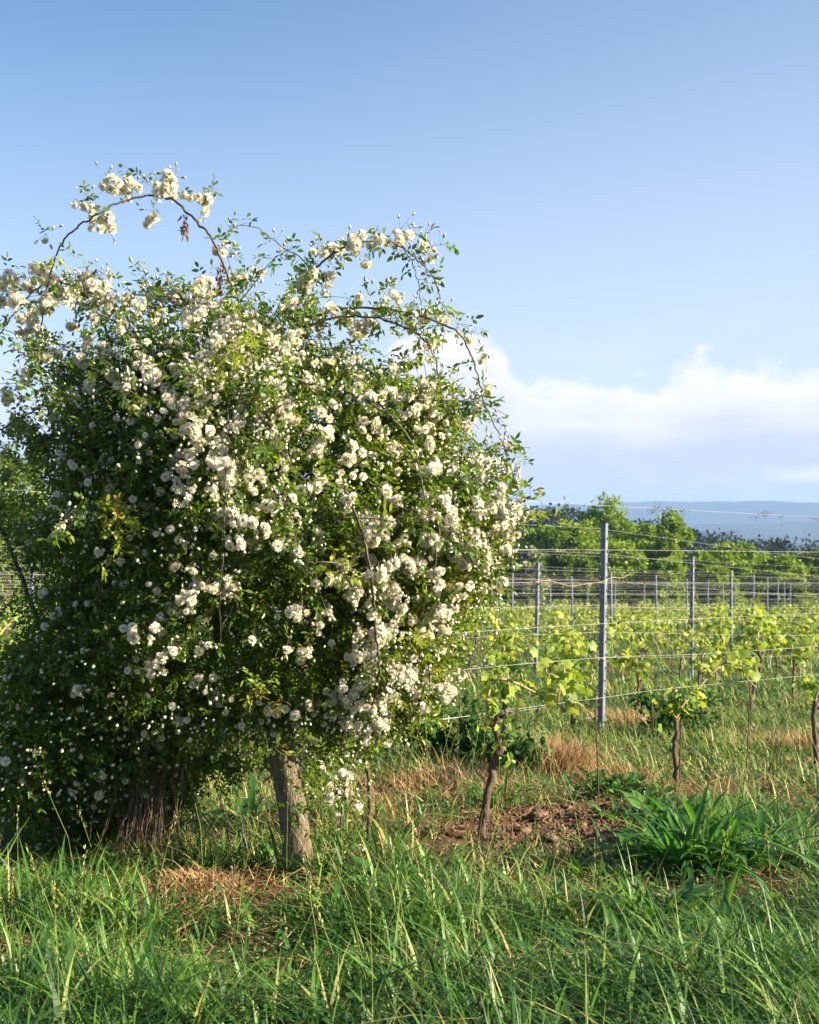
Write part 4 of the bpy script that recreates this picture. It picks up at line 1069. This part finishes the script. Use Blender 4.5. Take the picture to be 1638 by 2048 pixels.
for (px, py, n, ln, wd, lab) in ((1400, 1700, 40, .30, .040, 'strap leaved weeds at the back of the large clump'), (1345, 1690, 34, .28, .038, 'strap leaved weeds between the bare earth and the large clump'), (1525, 1710, 30, .28, .036, 'strap leaved weeds right of the large clump'), (1375, 1760, 66, .36, .044, 'large clump of long strap leaved weeds at lower right'), (1470, 1755, 46, .35, .044, 'strap leaved weed beside the reddish clod'),
                                 (1290, 1740, 38, .24, .040, 'strap leaved weed at the right edge of the bare earth'), (1330, 1860, 30, .26, .045, 'strap leaved weed in front of the big weed clump'),
                                 (1470, 1900, 16, .26, .042, 'strap leaved weed low at the right of the foreground'), (1575, 1820, 14, .22, .035, 'strap leaved weed near the right edge in the grass'),
 (1390, 1960, 16, .20, .040, 'broad weed in the lowest right foreground grass'), (1250, 1900, 12, .18, .038, 'broad weed in the grass below the bare earth'), (1560, 1940, 16, .20, .036, 'broad weed in the lower right corner grass'), (1130, 1960, 12, .17, .036, 'broad weed low in the middle foreground'),
 (1615, 1720, 16, .22, .03, 'narrow leaved weed at the right edge beside the large clump'), (880, 1830, 12, .14, .05, 'low broad weed in the grass below the gnarled vine'), (200, 1900, 12, .14, .05, 'low broad weed in the shade at lower left'), (620, 1940, 12, .16, .04, 'broad weed low in the foreground below the wooden post'),
                                 (1240, 1650, 12, .18, .05, 'small broad weed standing on the bare earth by the stake'), (1310, 1640, 14, .2, .05, 'broad weed behind the clump, beside the leafy headed vine'),
                                 (790, 1790, 14, .16, .07, 'low broad leaved weed in grass right of the wooden post'), (860, 1560, 16, .18, .03, 'yellowing strap weed left of the gnarled vine'),
                                 (1000, 1620, 14, .24, .03, 'strap weed arching beside the gnarled vine trunk'), (505, 1650, 12, .28, .05, 'dark upright broad weed behind the wooden post')):
    broad_weed(px, py, n, ln, wd, lab)
# bushy dark weeds between rows
def bushy(px, py, d, w, h, n, label):
    b = P(px, py, d); b[2] = float(ground_z(b[0], b[1])); root = empty('leafy_weed', label, 'weed', tuple(b), 'dark bushy weeds between the rows')
    nc = 26; cs_ = b + np.stack([rng.normal(size=nc) * w * .4, rng.normal(size=nc) * w * .3, h * R(nc)], 1)
    idx = rng.integers(0, nc, n); pos = cs_[idx] + rng.normal(size=(n, 3)) * .05
    s_ = .06 * (.6 + .8 * R(n))
    v, f, r = place(LV, LF, pos, unit(rng.normal(size=(n, 3)) + [0, 0, .2]), rdir(n) * .6 + [0, 0, 1], np.stack([s_ * .6, s_, s_], 1), .95 * R(n))
    mesh_obj('leaves', [(v, f, r)], [M_HERB], root)
    st = twigs(np.repeat(b[None], nc, 0) + rng.normal(size=(nc, 3)) * [.05, .05, 0], cs_, .003)
    mesh_obj('stems', [st], [M_TWIG], root); rebase(root)
bushy(1350, 1400, 12.6, .42, .36, 1500, 'dark leafy weed clump between the two tallest metal posts')
bushy(905, 1440, 10.5, .42, .45, 1800, 'dark leafy weed clump behind the right skirt of the rose bush')
bushy(1010, 1490, 10.0, .30, .25, 900, 'small leafy weed clump behind the arching vine cane')
bushy(1235, 1600, 8.6, .22, .09, 400, 'low leafy weeds at the back of the bare earth')

def straw(px, py, d, w, h, n, label, cat='dry grass', name='dry_grass_tuft', lean=.35, bend=.9, dome=.0, green=.1):
    b = P(px, py, d); b[2] = float(ground_z(b[0], b[1])); root = tag(bpy.data.objects.new(name, None), label, cat, 'dry grass tufts'); COL.objects.link(root); root.location = tuple(b)
    q = rng.normal(size=(n, 2)) * w * .4; az = np.arctan2(q[:, 1], q[:, 0]) + 1.9 * rng.normal(size=n)
    pos = np.stack([b[0] + q[:, 0], b[1] + q[:, 1], b[2] + dome * np.exp(-(q ** 2).sum(1) / (w * .4) ** 2) * R(n)], 1)
    v, f = blades(pos, az, h * (.5 + .6 * R(n)), .003 + .004 * R(n), lean * R(n), bend * R(n) + .2, 5)
    rn = R(n); kk = R(n) < green
    parts = [(v, f, np.repeat(rn, 5), 0)]
    o = mesh_obj('blades', parts, [M_STRAW], root)
    rebase(root)
straw(1122, 1490, 10.1, .34, .34, 900, 'tall straw coloured grass tuft behind the arching vine cane')
straw(1085, 1500, 10.3, .25, .30, 400, 'smaller straw tuft left of the tall straw tuft')
straw(900, 1560, 9.2, .6, .24, 800, 'dry straw patch left of the gnarled vine')
straw(700, 1590, 7.3, .5, .22, 800, 'pale straw heap seen under the skirt of the rose bush')
straw(1240, 1540, 9.4, .35, .20, 350, 'drying yellow tuft by the foot of the tallest metal post')
straw(1030, 1560, 8.6, .35, .2, 350, 'thin dry tuft just behind the gnarled vine trunk')
straw(1250, 1395, 13.5, .4, .3, 350, 'dry tuft in the next row right of the tallest post')
straw(1590, 1500, 11.5, .4, .25, 350, 'dry tuft near the right edge vine')
straw(400, 1830, 5.8, .24, .09, 700, 'low heap of reddish dry straw at the foot of the rose bush', name='straw_heap', lean=.8, bend=1.3, dome=.04)
straw(500, 1690, 6.9, .5, .10, 900, 'flattened pale straw left of the wooden post', name='straw_heap', lean=.9, bend=1.2, dome=.05)
straw(760, 1860, 5.55, .8, .08, 600, 'scattered dry litter in the foreground grass', name='dry_litter', lean=.9, bend=1.2, dome=.02)

# matted dead thatch lying under the green blades
x, y = scatter(15000, 3.2, 9.5, .9); kk = R(15000) > .8 * np.exp(-(((x - 0.85) / 0.72) ** 2 + ((y - 7.35) / 0.92) ** 2)); x, y = x[kk], y[kk]; n = len(x); az = R(n) * 6.283; ln_ = .04 + .10 * R(n)
a0 = np.stack([x, y, ground_z(x, y) + .012 + .05 * R(n) ** 2], 1); b0 = a0 + np.stack([np.cos(az) * ln_, np.sin(az) * ln_, .035 * rng.normal(size=n)], 1)
tv, tf = twigs(a0, b0, .0012 + .0012 * R(n)); o = mesh_obj('dead_grass', [(tv, tf, np.repeat(R(n), 3))], [M_STRAW]); tag(o, 'matted dead straw lying beneath the foreground grass', 'dry grass', kind='stuff')

# flowering grass stalks
def stalks(n, d0, d1, label):
    x, y = scatter(n, d0, d1, 1.0); z = ground_z(x, y); h = .28 + .25 * R(n); az = R(n) * 6.28
    parts = []
    P0 = np.stack([x, y, z], 1); ln = .12 + .25 * R(n)
    top = P0 + np.stack([np.cos(az) * ln * h, np.sin(az) * ln * h, h], 1); mid = P0 * .5 + top * .5 - np.stack([np.cos(az) * .03, np.sin(az) * .03, 0 * h], 1)
    a1 = twigs(P0, mid, .0018); a2 = twigs(mid, top, .0012)
    dd_ = unit(top - mid); m_ = 16
    idx = np.repeat(np.arange(n), m_); tpos = top[idx] + dd_[idx] * ((np.tile(np.arange(m_), n) / m_ - .6) * .11)[:, None] + rng.normal(size=(n * m_, 3)) * .004
    v, f, r = place(LV, LF, tpos, unit(dd_[idx] + rdir(n * m_) * .5), rdir(n * m_), np.stack([np.full(n * m_, .005), np.full(n * m_, .014), np.full(n * m_, .01)], 1), .86 + .1 * R(n * m_))
    o = mesh_obj('seeding_grass', [(*a1, .8), (*a2, .88), (v, f, r)], [M_GRASS]); tag(o, label, 'grass', kind='stuff')
stalks(80, 3.6, 8.5, 'thin seeding grass stalks standing above the meadow')
stalks(260, 8.5, 14, 'seeding grass stalks between the vine rows')

# clods of earth
def clod(px, py, r, label, mat):
    u = (py - 1050) / F; d = 1.3 / (u - .0515); b = P(px, py, d); b[2] = float(ground_z(b[0], b[1]))
    nu, nv = 30, 18; th, ph = np.meshgrid(np.linspace(0, 2 * np.pi, nu, endpoint=False), np.linspace(0.02, np.pi - .02, nv))
    q = np.stack([np.sin(ph) * np.cos(th), np.sin(ph) * np.sin(th), np.cos(ph)], -1).reshape(-1, 3)
    s_ = 1 + .24 * fnoise(q[:, 0] + px, q[:, 1], q[:, 2], 2.2) + .12 * fnoise(q[:, 0], q[:, 1] + px, q[:, 2], 5)
    v = q * s_[:, None] * np.array([1.3, 1, .72]) * r
    i0 = np.arange(nv - 1)[:, None] * nu; j0 = np.arange(nu)[None]; j1 = (j0 + 1) % nu
    f = np.stack([i0 + j0, i0 + j1, i0 + nu + j1, i0 + nu + j0], -1).reshape(-1, 4)
    o = mesh_obj('earth_clod', [(v, f)], [mat], smooth=True); o.location = (b[0], b[1], b[2] + r * .25)
    tag(o, label, 'clod', 'clods of dug earth')
M_CLOD = hard_mat('earth_clod', (0.06, 0.030, 0.016), (0.22, 0.13, 0.075), 30, 1.0, 1.0)
M_CLODR = hard_mat('red_clod', (0.05, 0.018, 0.012), (0.20, 0.085, 0.05), 60, 1.0, 1.0)
clod(1500, 1745, .085, 'rough reddish brown clod amid the strap leaved weeds', M_CLODR)
cl_pos = [(1075, 1650, .05, 'largest pale clod of the bare earth beside the gnarled vine'), (1130, 1630, .035, 'clod left of the thin stake in the bare earth'), (1160, 1668, .04, 'clod at the near right of the bare earth'),
          (1040, 1685, .045, 'clod at the near left of the bare earth'), (1100, 1700, .04, 'front clod of the bare earth'), (1235, 1590, .04, 'clod at the back right of the bare earth'), (1400, 1640, .05, 'clod behind the big weed clump')]
for c_ in cl_pos: clod(c_[0], c_[1], c_[2] * .8, c_[3], M_CLOD)
# crumbs of earth on the bare patch
n = 7500; x = .85 + .55 * rng.normal(size=n); y = 7.35 + .6 * rng.normal(size=n); k = bare(x, y) > .35; x, y = x[k], y[k]; n = len(x)
r_ = .003 + .014 * R(n) ** 3
v, f, r = place(BV * [1.6, 1, 1.6] - [0, .5, 0], BF, np.stack([x, y, ground_z(x, y) + r_ * .3], 1), rdir(n), rdir(n), r_ * 1.6)
o = mesh_obj('earth_crumbs', [(v, f, r)], [M_CLOD]); tag(o, 'loose brown crumbs of soil on the bare patch', 'soil', kind='stuff')

# fallen cane in the grass
a_ = P(40, 2060, 4.25); b2 = P(165, 1888, 4.9); a_[2] = float(ground_z(a_[0], a_[1])) + .10; b2[2] = float(ground_z(b2[0], b2[1])) + .16
v, f = tube(smooth_path([P(30, 2070, 4.2), P(75, 2005, 4.35), P(120, 1945, 4.55), P(168, 1885, 4.75)]), .0036, 6)
o = mesh_obj('fallen_cane', [(v - a_, f)], [hard_mat('russet_cane', (0.20, 0.07, 0.03), (0.42, 0.18, 0.08), 20, .6, .1)], smooth=True); o.location = tuple(a_)
tag(o, 'thin russet cane lying in the grass at lower left', 'cane')

# ------------------------------------------------------------------ haze
hz = bpy.data.materials.new('air'); hz.use_nodes = True; t = hz.node_tree; t.nodes.clear()
vo = t.nodes.new('ShaderNodeVolumePrincipled'); oo = t.nodes.new('ShaderNodeOutputMaterial'); t.links.new(vo.outputs[0], oo.inputs['Volume'])
vo.inputs['Color'].default_value = (0.36, 0.58, 1.0, 1); vo.inputs['Density'].default_value = 0.00022; vo.inputs['Anisotropy'].default_value = 0.0
v, f = boxv(np.array([0, 3400, 0]), (6900, 4000, 1)); v = v.astype(float)
v[:, 2] = np.where(v[:, 2] > 0, 95.0, -118.0)
h = mesh_obj('haze', [(v, f)], [hz]); tag(h, kind='stuff')
